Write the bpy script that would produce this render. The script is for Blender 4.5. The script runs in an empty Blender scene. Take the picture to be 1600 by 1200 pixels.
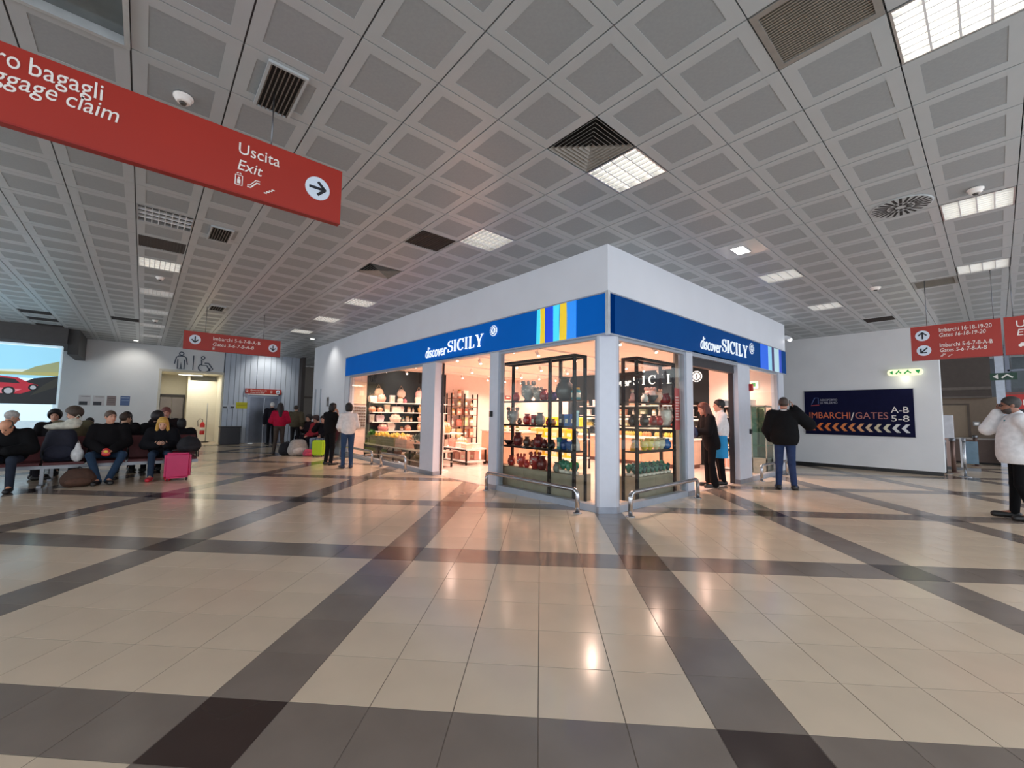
import bpy, bmesh, math, random
import numpy as np
from mathutils import Vector, Matrix

RN = random.Random(11)
SC = bpy.context.scene
COL = SC.collection
PI = math.pi

# ------------------------------------------------------------------ camera
CAM = np.array([-5.06908, -3.69297, 1.39142])
ROT = np.array([[0.75279485, -0.06093179, -0.65542904],
                [-0.65807282, -0.04622581, -0.75153399],
                [0.01549457, 0.99707096, -0.07489611]])
FPX = 659.84
cd = bpy.data.cameras.new('camera')
cam = bpy.data.objects.new('camera', cd)
COL.objects.link(cam)
M4 = Matrix(ROT.tolist()).to_4x4()
M4.translation = Vector(CAM)
cam.matrix_world = M4
cd.sensor_fit = 'HORIZONTAL'
cd.sensor_width = 36
cd.lens = FPX / 1600 * 36
cd.clip_end = 200
SC.camera = cam

# ------------------------------------------------------------------ light and exposure
SC.view_settings.view_transform = 'Standard'
SC.view_settings.look = 'None'
SC.view_settings.gamma = 1
SC.view_settings.use_curve_mapping = False
SC.view_settings.exposure = 0.0
w = bpy.data.worlds.new('world')
SC.world = w
w.use_nodes = True
w.node_tree.nodes['Background'].inputs[0].default_value = (0.86, 0.92, 1.0, 1)
w.node_tree.nodes['Background'].inputs[1].default_value = 2.3


def lamp(kind, name, loc, power, color, size=0.3, size_y=None, rot=(0, 0, 0), spot=60, blend=.6):
    l = bpy.data.lights.new(name, kind)
    l.energy = power
    l.color = color
    if kind == 'AREA':
        l.shape = 'RECTANGLE'
        l.size = size
        l.size_y = size_y or size
    if kind == 'SPOT':
        l.spot_size = math.radians(spot)
        l.spot_blend = blend
        l.shadow_soft_size = size
    o = bpy.data.objects.new(name, l)
    COL.objects.link(o)
    o.location = loc
    o.rotation_euler = rot
    return o


SHOPW = (1.0, 0.66, 0.54)
H = 3.966                                           # hall ceiling height
SHC = 2.98                                          # shop ceiling height
SHOP_W = 255
SHOP_LAMPS = [(x, y) for y in (1.0, 3.2, 5.4, 7.6, 9.6) for x in (.95, 3.0, 5.2, 7.0)]
for p in SHOP_LAMPS:                                # the spot heads on the shop's ceiling tracks
    lamp('SPOT', 'shop_lamp', (p[0], p[1], SHC - .25), SHOP_W, SHOPW, .06, None, (0, 0, 0), 150, 1.0)

# ------------------------------------------------------------------ helpers
T = .4
K = math.sqrt(.5) * T
FO = (-3.60285, -2.23215)
CELL = .60133
CO = (-2.8837, -1.55024)


def ray(x, y):
    return ROT @ np.array([(x - 800) / FPX, -(y - 600) / FPX, -1.])


def atZ(x, y, v=0.):
    d = ray(x, y)
    return CAM + d * (v - CAM[2]) / d[2]


def atX(x, y, v):
    d = ray(x, y)
    return CAM + d * (v - CAM[0]) / d[0]


def atY(x, y, v):
    d = ray(x, y)
    return CAM + d * (v - CAM[1]) / d[1]


def proj(p):
    q = ROT.T @ (np.array(p, float) - CAM)
    return 800 + FPX * q[0] / -q[2], 600 - FPX * q[1] / -q[2], -q[2]


def lin(c):
    c = c / 255.
    return c / 12.92 if c <= .04045 else ((c + .055) / 1.055) ** 2.4


def rgb(t):
    return tuple(lin(x) for x in t) + (1,)


_M = {}


def mat(col, rough=.5, metal=0., var=.08, scale=9., emit=0., spec=.5, bump=0., coat=0., key=None):
    k = key or (tuple(col), rough, metal, var, scale, emit, spec, bump, coat)
    if k in _M:
        return _M[k]
    m = bpy.data.materials.new('material')
    m.use_nodes = True
    n, l = m.node_tree.nodes, m.node_tree.links
    b = n['Principled BSDF']
    b.inputs['Roughness'].default_value = rough
    b.inputs['Metallic'].default_value = metal
    b.inputs['Specular IOR Level'].default_value = spec
    b.inputs['Coat Weight'].default_value = coat
    c = rgb(col)
    tc = n.new('ShaderNodeTexCoord')
    nz = n.new('ShaderNodeTexNoise')
    nz.inputs['Scale'].default_value = scale
    nz.inputs['Detail'].default_value = 3
    l.new(tc.outputs['Object'], nz.inputs['Vector'])
    rp = n.new('ShaderNodeValToRGB')
    rp.color_ramp.elements[0].position = .3
    rp.color_ramp.elements[1].position = .7
    rp.color_ramp.elements[0].color = tuple(x * (1 - var) for x in c[:3]) + (1,)
    rp.color_ramp.elements[1].color = tuple(min(1, x * (1 + var)) for x in c[:3]) + (1,)
    l.new(nz.outputs['Fac'], rp.inputs['Fac'])
    l.new(rp.outputs['Color'], b.inputs['Base Color'])
    if emit:
        l.new(rp.outputs['Color'], b.inputs['Emission Color'])
        b.inputs['Emission Strength'].default_value = emit
    if bump:
        bp = n.new('ShaderNodeBump')
        bp.inputs['Strength'].default_value = bump
        bp.inputs['Distance'].default_value = .01
        l.new(nz.outputs['Fac'], bp.inputs['Height'])
        l.new(bp.outputs['Normal'], b.inputs['Normal'])
    _M[k] = m
    return m


def glass_mat(tint=(250, 253, 251), refl=.9):
    k = ('glass', tint, refl)
    if k in _M:
        return _M[k]
    m = bpy.data.materials.new('glass')
    m.use_nodes = True
    n, l = m.node_tree.nodes, m.node_tree.links
    n.remove(n['Principled BSDF'])
    out = n['Material Output']
    t = n.new('ShaderNodeBsdfTransparent')
    t.inputs[0].default_value = rgb(tint)
    g = n.new('ShaderNodeBsdfGlossy')
    g.inputs['Roughness'].default_value = .02
    f = n.new('ShaderNodeLayerWeight')
    f.inputs[0].default_value = .5
    pw = n.new('ShaderNodeMath')
    pw.operation = 'POWER'
    pw.inputs[1].default_value = 4.5
    mu = n.new('ShaderNodeMath')
    mu.operation = 'MULTIPLY_ADD'
    mu.inputs[1].default_value = refl * .55
    mu.inputs[2].default_value = .015
    mx = n.new('ShaderNodeMixShader')
    l.new(f.outputs['Facing'], pw.inputs[0])
    l.new(pw.outputs[0], mu.inputs[0])
    l.new(mu.outputs[0], mx.inputs[0])
    l.new(t.outputs[0], mx.inputs[1])
    l.new(g.outputs[0], mx.inputs[2])
    l.new(mx.outputs[0], out.inputs['Surface'])
    _M[k] = m
    return m


class MB:
    def __init__(s):
        s.v, s.f, s.m, s.s = [], [], [], []

    def add(s, vs, fs, mi=0, sm=False):
        o = len(s.v)
        s.v += [tuple(map(float, p)) for p in vs]
        for f in fs:
            s.f.append([i + o for i in f])
            s.m.append(mi)
            s.s.append(sm)
        return s

    def box(s, c, d, rz=0., mi=0):
        x, y, z = d[0] / 2, d[1] / 2, d[2] / 2
        cs, sn = math.cos(rz), math.sin(rz)
        vs = []
        for k in (-z, z):
            for (i, j) in ((-x, -y), (x, -y), (x, y), (-x, y)):
                vs.append((c[0] + i * cs - j * sn, c[1] + i * sn + j * cs, c[2] + k))
        return s.add(vs, [(3, 2, 1, 0), (4, 5, 6, 7), (0, 1, 5, 4), (1, 2, 6, 5), (2, 3, 7, 6), (3, 0, 4, 7)], mi)

    def bb(s, x0, x1, y0, y1, z0, z1, mi=0):
        return s.box(((x0 + x1) / 2, (y0 + y1) / 2, (z0 + z1) / 2), (abs(x1 - x0), abs(y1 - y0), abs(z1 - z0)), 0, mi)

    def tube(s, pts, r, n=8, mi=0, caps=True):
        pts = [np.array(p, float) for p in pts]
        rs = r if isinstance(r, (list, tuple)) else [r] * len(pts)
        vs = []
        for i, p in enumerate(pts):
            a = pts[max(0, i - 1)]
            b = pts[min(len(pts) - 1, i + 1)]
            t = (b - a) / (np.linalg.norm(b - a) + 1e-12)
            u = np.cross(t, (0, 0, 1.)) if abs(t[2]) < .9 else np.cross(t, (1., 0, 0))
            u /= np.linalg.norm(u)
            v = np.cross(t, u)
            for k in range(n):
                q = 2 * PI * k / n
                vs.append(p + rs[i] * (math.cos(q) * u + math.sin(q) * v))
        fs = []
        for i in range(len(pts) - 1):
            for k in range(n):
                fs.append((i * n + k, (i + 1) * n + k, (i + 1) * n + (k + 1) % n, i * n + (k + 1) % n))
        s.add(vs, fs, mi, True)
        if caps:
            o = len(s.v) - len(vs)
            s.f.append([o + k for k in range(n)]); s.m.append(mi); s.s.append(False)
            s.f.append([o + (len(pts) - 1) * n + k for k in reversed(range(n))]); s.m.append(mi); s.s.append(False)
        return s

    def lathe(s, prof, c=(0, 0, 0), n=14, mi=0, sx=1., sy=1., wob=0.):
        vs = []
        for j, (r, z) in enumerate(prof):
            for k in range(n):
                q = 2 * PI * k / n
                rr = r * (1 + wob * math.sin(3 * q + j))
                vs.append((c[0] + rr * math.cos(q) * sx, c[1] + rr * math.sin(q) * sy, c[2] + z))
        fs = [(j * n + k, j * n + (k + 1) % n, (j + 1) * n + (k + 1) % n, (j + 1) * n + k) for j in range(len(prof) - 1) for k in range(n)]
        s.add(vs, fs, mi, True)
        o = len(s.v) - len(vs)
        s.f.append([o + k for k in reversed(range(n))]); s.m.append(mi); s.s.append(False)
        s.f.append([o + (len(prof) - 1) * n + k for k in range(n)]); s.m.append(mi); s.s.append(False)
        return s

    def ell(s, c, r, n=8, mi=0):
        h = max(3, n // 2 + 1)
        prof = [(math.sin(PI * (i + .15) / (h + .3)), -math.cos(PI * (i + .15) / (h + .3))) for i in range(h + 1)]
        vs, o = [], 0
        for (a, z) in prof:
            for k in range(n):
                q = 2 * PI * k / n
                vs.append((c[0] + a * math.cos(q) * r[0], c[1] + a * math.sin(q) * r[1], c[2] + z * r[2]))
        fs = [(j * n + k, j * n + (k + 1) % n, (j + 1) * n + (k + 1) % n, (j + 1) * n + k) for j in range(h) for k in range(n)]
        fs += [tuple(reversed(range(n))), tuple(h * n + k for k in range(n))]
        return s.add(vs, fs, mi, True)

    def prism(s, poly, y0, y1, mi=0):
        """a flat outline in the local xz plane, thick from y0 (front) to y1"""
        a = sum(poly[i][0] * poly[(i + 1) % len(poly)][1] - poly[(i + 1) % len(poly)][0] * poly[i][1] for i in range(len(poly)))
        if a < 0:
            poly = poly[::-1]
        n = len(poly)
        vs = [(x, y0, z) for x, z in poly] + [(x, y1, z) for x, z in poly]
        fs = [tuple(range(n)), tuple(reversed(range(n, 2 * n)))]
        fs += [(i, n + i, n + (i + 1) % n, (i + 1) % n) for i in range(n)]
        return s.add(vs, fs, mi)

    def hprism(s, poly, z0, z1, mi=0):
        a = sum(poly[i][0] * poly[(i + 1) % len(poly)][1] - poly[(i + 1) % len(poly)][0] * poly[i][1] for i in range(len(poly)))
        if a < 0:
            poly = poly[::-1]
        n = len(poly)
        vs = [(x, y, z0) for x, y in poly] + [(x, y, z1) for x, y in poly]
        fs = [tuple(reversed(range(n))), tuple(range(n, 2 * n))]
        fs += [(i, (i + 1) % n, n + (i + 1) % n, n + i) for i in range(n)]
        return s.add(vs, fs, mi)

    def stroke(s, pts, w, y0, y1, mi=0):
        """a flat line of width w (or a list of widths) along points of the local xz plane"""
        ws = w if isinstance(w, (list, tuple)) else [w] * len(pts)
        pts = [np.array(p, float) for p in pts]
        L, Rr = [], []
        for i, p in enumerate(pts):
            a, b = pts[max(0, i - 1)], pts[min(len(pts) - 1, i + 1)]
            t = (b - a) / (np.linalg.norm(b - a) + 1e-12)
            nn = np.array((-t[1], t[0]))
            L.append(p + nn * ws[i] / 2)
            Rr.append(p - nn * ws[i] / 2)
        for i in range(len(pts) - 1):
            s.prism([tuple(L[i]), tuple(L[i + 1]), tuple(Rr[i + 1]), tuple(Rr[i])], y0, y1, mi)
        return s

    def mesh(s, name, mats):
        me = bpy.data.meshes.new(name)
        me.from_pydata(s.v, [], s.f)
        for m in (mats if isinstance(mats, (list, tuple)) else [mats]):
            me.materials.append(m)
        me.polygons.foreach_set('material_index', s.m)
        me.polygons.foreach_set('use_smooth', s.s)
        me.update()
        return me

    def build(s, name, mats, parent=None, loc=None, rz=0.):
        return put(name, s.mesh(name, mats), parent, loc, rz)


def put(name, me, parent=None, loc=None, rz=0.):
    o = bpy.data.objects.new(name, me)
    COL.objects.link(o)
    if parent is not None:
        o.parent = parent
    if loc is not None:
        o.location = loc
    if rz:
        o.rotation_euler = (0, 0, rz)
    return o


def tag(o, label, cat, group=None):
    o['label'] = label
    o['category'] = cat
    if group:
        o['group'] = group
    return o


def thing(name, label, cat, loc=(0, 0, 0), rz=0., group=None):
    o = bpy.data.objects.new(name, None)
    o.empty_display_size = .05
    COL.objects.link(o)
    o.location = loc
    o.rotation_euler = (0, 0, rz)
    return tag(o, label, cat, group)


def struct(o):
    o['kind'] = 'structure'
    return o


def dup(o, loc, rz, label=None, parent=None):
    c = o.copy()
    COL.objects.link(c)
    if parent is None:
        c.location = loc
        c.rotation_euler = (0, 0, rz)
        if label:
            c['label'] = label
    else:
        c.parent = parent
    for ch in list(o.children):
        dup(ch, None, None, None, c)
    return c


def text(parent, s, x, z, size, m, y=-.01, shear=0., width=None, align='LEFT', name='lettering', ext=.002, bold=0.):
    cu = bpy.data.curves.new('t', 'FONT')
    cu.body = s
    cu.size = size
    cu.shear = shear
    cu.align_x = align
    cu.extrude = ext
    cu.offset = bold
    cu.resolution_u = 3
    o = bpy.data.objects.new('t', cu)
    me = bpy.data.meshes.new_from_object(o)
    me.name = name
    n = len(me.vertices)
    a = np.zeros(n * 3)
    me.vertices.foreach_get('co', a)
    a = a.reshape(-1, 3)
    if width:
        wd = a[:, 0].max() - a[:, 0].min()
        a[:, 0] *= width / wd
        if align == 'LEFT':
            a[:, 0] -= a[:, 0].min()
    b = np.stack([a[:, 0] + x, -a[:, 2] + y, a[:, 1] + z], 1)
    me.vertices.foreach_set('co', b.ravel())
    bpy.data.objects.remove(o)
    bpy.data.curves.remove(cu)
    # one mesh per word: faces are gathered by their spans along x
    F = [list(p.vertices) for p in me.polygons]
    sp = sorted((b[f, 0].min(), b[f, 0].max(), i) for i, f in enumerate(F))
    gap = .17 * size * ((width / wd) if width else 1)
    words, end = [], -9e9
    for x0, x1, i in sp:
        if x0 > end + gap:
            words.append([])
        words[-1].append(i)
        end = max(end, x1)
    for wf in words:
        mb = MB()
        ids = sorted({v for i in wf for v in F[i]})
        mp = {v: k for k, v in enumerate(ids)}
        mb.add(b[ids].tolist(), [[mp[v] for v in F[i]] for i in wf])
        r = mb.build(name, m, parent)
    return r


FACE_X = -PI / 2        # turn for something that faces -X (local front is -y)

# common materials
WHITE = mat((226, 228, 232), .55, var=.02)
WALLW = mat((226, 228, 230), .6, var=.03, scale=1.5)
STEEL = mat((190, 192, 196), .22, 1., var=.04)
DSTEEL = mat((120, 122, 126), .35, .9)
BLACK = mat((22, 22, 24), .5)
DARKF = mat((30, 23, 20), .5, var=.1, spec=.2)          # dark brown shelving metal
GREYF = mat((164, 172, 184), .4, .3, var=.03)   # aluminium frames
RED = mat((162, 43, 30), .4, var=.03, scale=2)
SIGNW = mat((238, 232, 226), .5, var=.02)
# ------------------------------------------------------------------ floor
BEIGE = mat((220, 200, 175), .16, var=.05, scale=2.2, spec=.5, bump=.012)
BAND = mat((132, 120, 110), .16, var=.09, scale=2.4, spec=.5, bump=.012)
DARKT = mat((62, 48, 44), .17, var=.1, scale=2.4)
GROUT = mat((120, 108, 98), .8)
fb = MB()
fb.bb(-12.5, 24, -7.2, 26, -.16, -.0015)
floor = struct(fb.build('floor', GROUT))


def cellpoly(u, v, s=1.):
    return [(FO[0] + K * (a + b), FO[1] + K * (b - a)) for a, b in ((u, v), (u + s, v), (u + s, v + s), (u, v + s))]


def in_shop(x, y):
    return x > .12 and y > .12 and x < 7.9


TILEM = {}
for nm, m in (('beige', BEIGE), ('band', BAND), ('dark', DARKT)):
    b = MB()
    h_, g_ = .008, T / 2 - .0016
    vs = [(-g_, -g_, -h_), (g_, -g_, -h_), (g_, g_, -h_), (-g_, g_, -h_), (-g_ + .001, -g_ + .001, 0), (g_ - .001, -g_ + .001, 0), (g_ - .001, g_ - .001, 0), (-g_ + .001, g_ - .001, 0)]
    b.add(vs, [(4, 5, 6, 7), (0, 1, 5, 4), (1, 2, 6, 5), (2, 3, 7, 6), (3, 0, 4, 7)])
    TILEM[nm] = (b.mesh('tile', m), vs)
cells = []
for u in range(-44, 60):
    for v in range(-14, 62):
        cx, cy = FO[0] + K * (u + v + 1), FO[1] + K * (v - u)
        if in_shop(cx, cy) or cx < -12.2 or cx > 19.5 or cy > 21.4 or cy < -6.9:
            continue
        pb = (u % 6 == 2) + (v % 6 == 5)
        kind = ('beige', 'band', 'dark')[pb]
        q = proj((cx, cy, 0))
        sz = 0
        if q[2] > .5 and -60 < q[0] < 1660 and q[1] < 1290:
            sz = (T * FPX / q[2]) ** 2 * CAM[2] / q[2]
        cells.append((sz, kind, cx, cy))
cells.sort(key=lambda c: -c[0])
for sz, kind, cx, cy in cells[:300]:
    o = put('tile', TILEM[kind][0], floor, (cx, cy, 0), -PI / 4)
fb = MB()
c4, s4 = math.cos(-PI / 4), math.sin(-PI / 4)
for sz, kind, cx, cy in cells[300:]:
    vs = [(cx + x * c4 - y * s4, cy + x * s4 + y * c4, z) for x, y, z in TILEM[kind][1]]
    fb.add(vs, [(4, 5, 6, 7), (0, 1, 5, 4), (1, 2, 6, 5), (2, 3, 7, 6), (3, 0, 4, 7)], ('beige', 'band', 'dark').index(kind))
o = fb.build('distant_tiles', [BEIGE, BAND, DARKT], floor)
o['kind'] = 'stuff'
SHFL = mat((226, 208, 196), .16, var=.03, scale=2)
sb = MB()
sb.bb(.12, 8.0, .12, 14.1, -.1, .004)
shop_floor = struct(sb.build('floor', SHFL))
# big pale shop tiles with open joints
sb = MB()
for i in range(13):
    for j in range(18):
        x0, y0 = .13 + i * .6, .13 + j * .6
        sb.bb(x0 + .002, min(x0 + .598, 7.95), y0 + .002, y0 + .598, .003, .008)
o = sb.build('shop_tiles', SHFL, shop_floor)
o['kind'] = 'stuff'

# ------------------------------------------------------------------ ceiling
PANB = mat((172, 177, 179), .3, var=.03, scale=3, spec=.5)
PANF = mat((147, 152, 154), .42, var=.04, scale=40, spec=.4)
PLEN = mat((60, 60, 62), .8)
cb = MB()
cb.bb(-12.5, 24, -7.2, 26, H + .10, H + .25)
ceiling = struct(cb.build('ceiling', PLEN))
# what replaces a panel in a cell: (a, b) -> kind
SPECIAL = {}
for ab in ((0, 2), (4, 2), (12, 2), (16, 2), (20, 2), (-4, 2), (8, -4), (12, -4), (16, -4), (20, -4), (24, -4), (28, -4), (-4, 8), (-4, 13), (0, 10), (0, 15)):
    SPECIAL[ab] = 'light'
SPECIAL[(0, 1)] = 'diffuser'
SPECIAL[(8, 1)] = 'diffuser'
SPECIAL[(-3, 1)] = 'vent'
SPECIAL[(5, 1)] = 'open'
SPECIAL[(10, -4)] = 'open2'
SPECIAL[(2, -5)] = 'hatch'
SPECIAL[(-3, 7)] = 'round'
SPECIAL[(-3, 14)] = 'vent2'
SPECIAL[(0, 7)] = 'lampp'
SPECIAL[(-1, 19)] = 'open3'
for ab in ((24, -8), (26, -8), (28, -8), (23, -5)):
    SPECIAL[ab] = 'slot'


def panel_geo(cx, cy, w=.590, l=.5935, inset=.088):
    """a metal tray: border flange, perforated field pressed in 3 mm, upturned sides"""
    x, y = w / 2, l / 2
    a, b = x - inset, y - inset
    z0, z1, zt = H, H + .003, H + .03
    P = lambda i, j, z: (cx + i, cy + j, z)
    vs = [P(-x, -y, z0), P(x, -y, z0), P(x, y, z0), P(-x, y, z0),
          P(-a, -b, z0), P(a, -b, z0), P(a, b, z0), P(-a, b, z0),
          P(-a, -b, z1), P(a, -b, z1), P(a, b, z1), P(-a, b, z1),
          P(-x, -y, zt), P(x, -y, zt), P(x, y, zt), P(-x, y, zt)]
    bord = [(0, 4, 5, 1), (1, 5, 6, 2), (2, 6, 7, 3), (3, 7, 4, 0), (4, 8, 9, 5), (5, 9, 10, 6), (6, 10, 11, 7), (7, 11, 8, 4),
            (0, 1, 13, 12), (1, 2, 14, 13), (2, 3, 15, 14), (3, 0, 12, 15)]
    return vs, bord, [(8, 11, 10, 9)]


pm = MB()
v_, b_, f_ = panel_geo(0, 0)
v0 = [(x, y, z - H) for x, y, z in v_]
pm.add(v0, b_, 0)
pm.f.append(list(f_[0])); pm.m.append(1); pm.s.append(False)
PANM = pm.mesh('ceiling_panel', [PANB, PANF])


def ccen(a, b):
    return CO[0] + CELL * (b + .5), CO[1] + CELL * (a + .5)


cells = []
for a in range(-14, 38):
    for b in range(-22, 38):
        if (a, b) in SPECIAL and SPECIAL[(a, b)] not in ('round', 'lampp'):
            continue
        cx, cy = ccen(a, b)
        if (cx > .35 and cy > .35 and cx < 8.2 and cy < 14) or cy > 24 or cx > 19 or cx < -12.3 or cy < -7:
            continue
        q = proj((cx, cy, H))
        sz = 0
        if q[2] > .5 and -80 < q[0] < 1680 and q[1] > -90:
            sz = (CELL * FPX / q[2]) ** 2 / q[2]
        cells.append((sz, cx, cy))
cells.sort(key=lambda c: -c[0])
for sz, cx, cy in cells[:300]:
    put('ceiling_panel', PANM, ceiling, (cx, cy, H))
cb = MB()
for sz, cx, cy in cells[300:]:
    vs, bo, fi = panel_geo(cx, cy)
    o = len(cb.v)
    cb.add(vs, bo, 0)
    cb.f.append([o + i for i in fi[0]]); cb.m.append(1); cb.s.append(False)
o = cb.build('distant_ceiling_panels', [PANB, PANF], ceiling)
o['kind'] = 'stuff'
# dark runner strips between the lanes
cb = MB()
for b in range(-15, 38):
    cb.bb(CO[0] + CELL * b - .012, CO[0] + CELL * b + .012, -7, 24, H + .012, H + .04)
o = cb.build('ceiling_runners', mat((70, 70, 72), .5), ceiling)
o['kind'] = 'stuff'

# ------------------------------------------------------------------ things in the ceiling
LIT = {(0, 2): 5., (4, 2): 2.6, (12, 2): 3.0, (16, 2): 3.5, (20, 2): 3.5, (-4, 2): 9., (12, -4): 3., (-4, 8): 5, (-4, 13): 4, (0, 10): 3.5, (0, 15): 3.5,
       (16, -4): .9, (20, -4): .8, (24, -4): .8, (28, -4): .8, (8, -4): .0}
LLAB = {(0, 2): 'lit louvred ceiling light beside the square diffuser in front of the shop corner', (4, 2): 'lit square louvred ceiling light beside the dark open panel',
        (12, 2): 'louvred ceiling light beyond the dark diffuser above the left shop front', (16, 2): 'second last lit ceiling light of the row along the left shop front',
        (20, 2): 'farthest lit ceiling light of the row along the left shop front', (-4, 2): 'large bright louvred ceiling light nearest the camera, beside the big dark vent',
        (8, -4): 'unlit louvred ceiling light nearest in the left lane, under the big red sign', (12, -4): 'brightest louvred ceiling light of the left lane, beyond the grey blank panel',
        (16, -4): 'third louvred light along the left ceiling lane', (20, -4): 'fourth louvred light along the left ceiling lane', (24, -4): 'fifth louvred light along the left ceiling lane',
        (28, -4): 'farthest louvred light at the end of the left ceiling lane', (-4, 8): 'lit louvred ceiling light near the round swirl diffuser on the right',
        (-4, 13): 'lit louvred ceiling light beyond the smoke detector on the right', (0, 10): 'louvred ceiling light above the right shop front, the nearer of two',
        (0, 15): 'louvred ceiling light at the far end above the right shop front'}
LOUV = mat((226, 228, 230), .35, .15, var=.02)
ALU = mat((205, 206, 208), .3, .8, var=.03)
for ab, kind in SPECIAL.items():
    cx, cy = ccen(*ab)
    if kind == 'light':
        t = thing('ceiling_light', LLAB[ab], 'ceiling light', (cx, cy, H))
        fr = MB()
        for s_ in (-1, 1):
            fr.box((s_ * .287, 0, .03), (.014, .588, .066))
            fr.box((0, s_ * .287, .03), (.56, .014, .066))
        fr.build('frame', ALU, t)
        e = LIT[ab]
        bk = MB()
        bk.box((0, 0, .066), (.56, .56, .01))
        bk.build('reflector', mat((250, 246, 236) if e else (96, 98, 96), .3, var=.02, emit=e * .14), t)  # unlit fixture: shade behind the louvre put into a darker grey
        for i in range(4):
            MB().tube([(-.27, -.21 + .14 * i, .045), (.27, -.21 + .14 * i, .045)], .013, 8).build('tube', mat((255, 250, 238) if e else (200, 205, 200), .4, var=.01, emit=e * .36), t)
        lv = MB()
        for i in range(1, 4):
            lv.box((0, -.28 + .14 * i, .017), (.56, .012, .034))
        for i in range(1, 8):
            lv.box((-.28 + .07 * i, 0, .017), (.009, .56, .03))
        lv.build('louvre', LOUV, t)
    elif kind == 'diffuser':
        t = thing('air_diffuser', 'square four-way air diffuser of nested dark slats beside the bright light' if ab == (0, 1) else 'far square air diffuser above the left shop front', 'air vent', (cx, cy, H))
        MB().box((0, 0, .06), (.59, .59, .01)).build('backing', mat((30, 28, 28), .8), t)
        for i in range(7):
            r = .285 - .04 * i
            f = MB()
            for q in range(4):
                a = q * PI / 2
                c_, s_ = math.cos(a), math.sin(a)
                vs = [(r, -r, 0.), (r, r, 0.), (r - .03, r - .03, .03), (r - .03, -r + .03, .03)]
                vs = [(x * c_ - y * s_, x * s_ + y * c_, z) for x, y, z in vs]
                vs += [(x, y, z + .004) for x, y, z in vs]
                f.add(vs, [(0, 3, 2, 1), (4, 5, 6, 7), (0, 1, 5, 4), (2, 3, 7, 6)])
            f.build('slat', mat((150, 146, 140), .5, .2), t)
    elif kind in ('vent', 'vent2'):
        t = thing('ceiling_vent', 'big dark slatted ceiling vent beside the large bright light' if kind == 'vent' else 'small far slatted ceiling vent above the right hanging signs', 'air vent', (cx, cy, H))
        fr = MB()
        for s_ in (-1, 1):
            fr.box((s_ * .275, 0, .02), (.04, .59, .05))
            fr.box((0, s_ * .275, .02), (.51, .04, .05))
        fr.build('frame', mat((150, 148, 144), .4, .4), t)
        MB().box((0, 0, .07), (.57, .57, .01)).build('backing', mat((26, 24, 22), .8), t)
        nsl = 22 if kind == 'vent' else 12
        sl = MB()
        sl.box((0, 0, .018), (.010, .51, .03))
        me = sl.mesh('slat', mat((138, 132, 122), .5, .2))
        for i in range(nsl):
            put('slat', me, t, (-.245 + .49 * i / (nsl - 1), 0, 0))
    elif kind in ('open', 'open2', 'open3'):
        lab = {'open': 'dark brown recessed ceiling grille beside the square louvred light', 'open2': 'plain grey-brown blanking panel between the first two lights of the left lane',
               'open3': 'dark ceiling slot grille in front of the right wall'}[kind]
        t = thing('ceiling_grille', lab, 'air vent', (cx, cy, H))
        MB().box((0, 0, .02), (.58, .58, .02)).build('panel', mat((52, 44, 42) if kind != 'open2' else (84, 78, 76), .6), t)
        fr = MB()
        for s_ in (-1, 1):
            fr.box((s_ * .288, 0, .015), (.012, .59, .03))
            fr.box((0, s_ * .288, .015), (.565, .012, .03))
        fr.build('frame', PANB, t)
        sl = MB()
        for i in range(14):
            sl.box((-.26 + .04 * i, 0, .006), (.006, .56, .014))
        sl.build('slats', mat((60, 52, 48) if kind != 'open2' else (88, 82, 80), .6), t)['kind'] = 'stuff'
    elif kind == 'slot':
        lab = {(24, -8): 'nearest dark ceiling slot above the advertising screen', (26, -8): 'middle dark ceiling slot above the advertising screen', (28, -8): 'farthest dark ceiling slot above the advertising screen',
               (23, -5): 'dark slot grille beside the left light lane'}[ab]
        t = thing('ceiling_grille', lab, 'air vent', (cx, cy, H))
        MB().box((0, 0, .03), (.58, .58, .02)).build('backing', mat((38, 36, 36), .7), t)
        sl = MB()
        for i in range(8):
            sl.box((0, -.25 + .07 * i, .012), (.56, .012, .02))
        sl.build('slats', mat((46, 44, 44), .6), t)['kind'] = 'stuff'
    elif kind == 'hatch':
        t = thing('ceiling_hatch', 'dark glossy ceiling hatch with bright metal rim above the big red sign', 'ceiling hatch', (cx, cy, H))
        MB().box((0, 0, .05), (.56, .56, .01)).build('panel', mat((92, 100, 102), .12, var=.15, scale=5), t)
        fr = MB()
        for s_ in (-1, 1):
            fr.box((s_ * .285, 0, .015), (.03, .60, .07))
            fr.box((0, s_ * .285, .015), (.54, .03, .07))
        fr.build('frame', mat((205, 210, 212), .3, .5), t)
    elif kind == 'round':
        t = thing('swirl_diffuser', 'round swirl air diffuser with radial dark slots on the right ceiling', 'air vent', (cx, cy, H))
        MB().lathe([(.27, -.012), (.285, -.006), (.285, -.001)], n=32).build('disc', PANB, t)
        m = mat((24, 22, 22), .7)
        for i in range(24):
            a = 2 * PI * i / 24 + .1
            for r0, r1 in ((.05, .11), (.125, .268)):
                if r0 < .1 and i % 2:
                    continue
                MB().box(((r0 + r1) / 2, 0, 0), (r1 - r0, .026, .004)).build('slot', m, t, (0, 0, -.012), a)
    elif kind == 'lampp':
        t = thing('square_downlight', 'small bright square downlight in a glossy white ceiling panel', 'ceiling light', (cx, cy, H))
        MB().box((0, 0, -.004), (.59, .59, .006)).build('panel', mat((200, 200, 200), .12, var=.02), t)
        MB().box((0, 0, -.012), (.30, .17, .01)).build('diffuser', mat((255, 252, 240), .4, emit=16), t)
        fr = MB()
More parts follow.
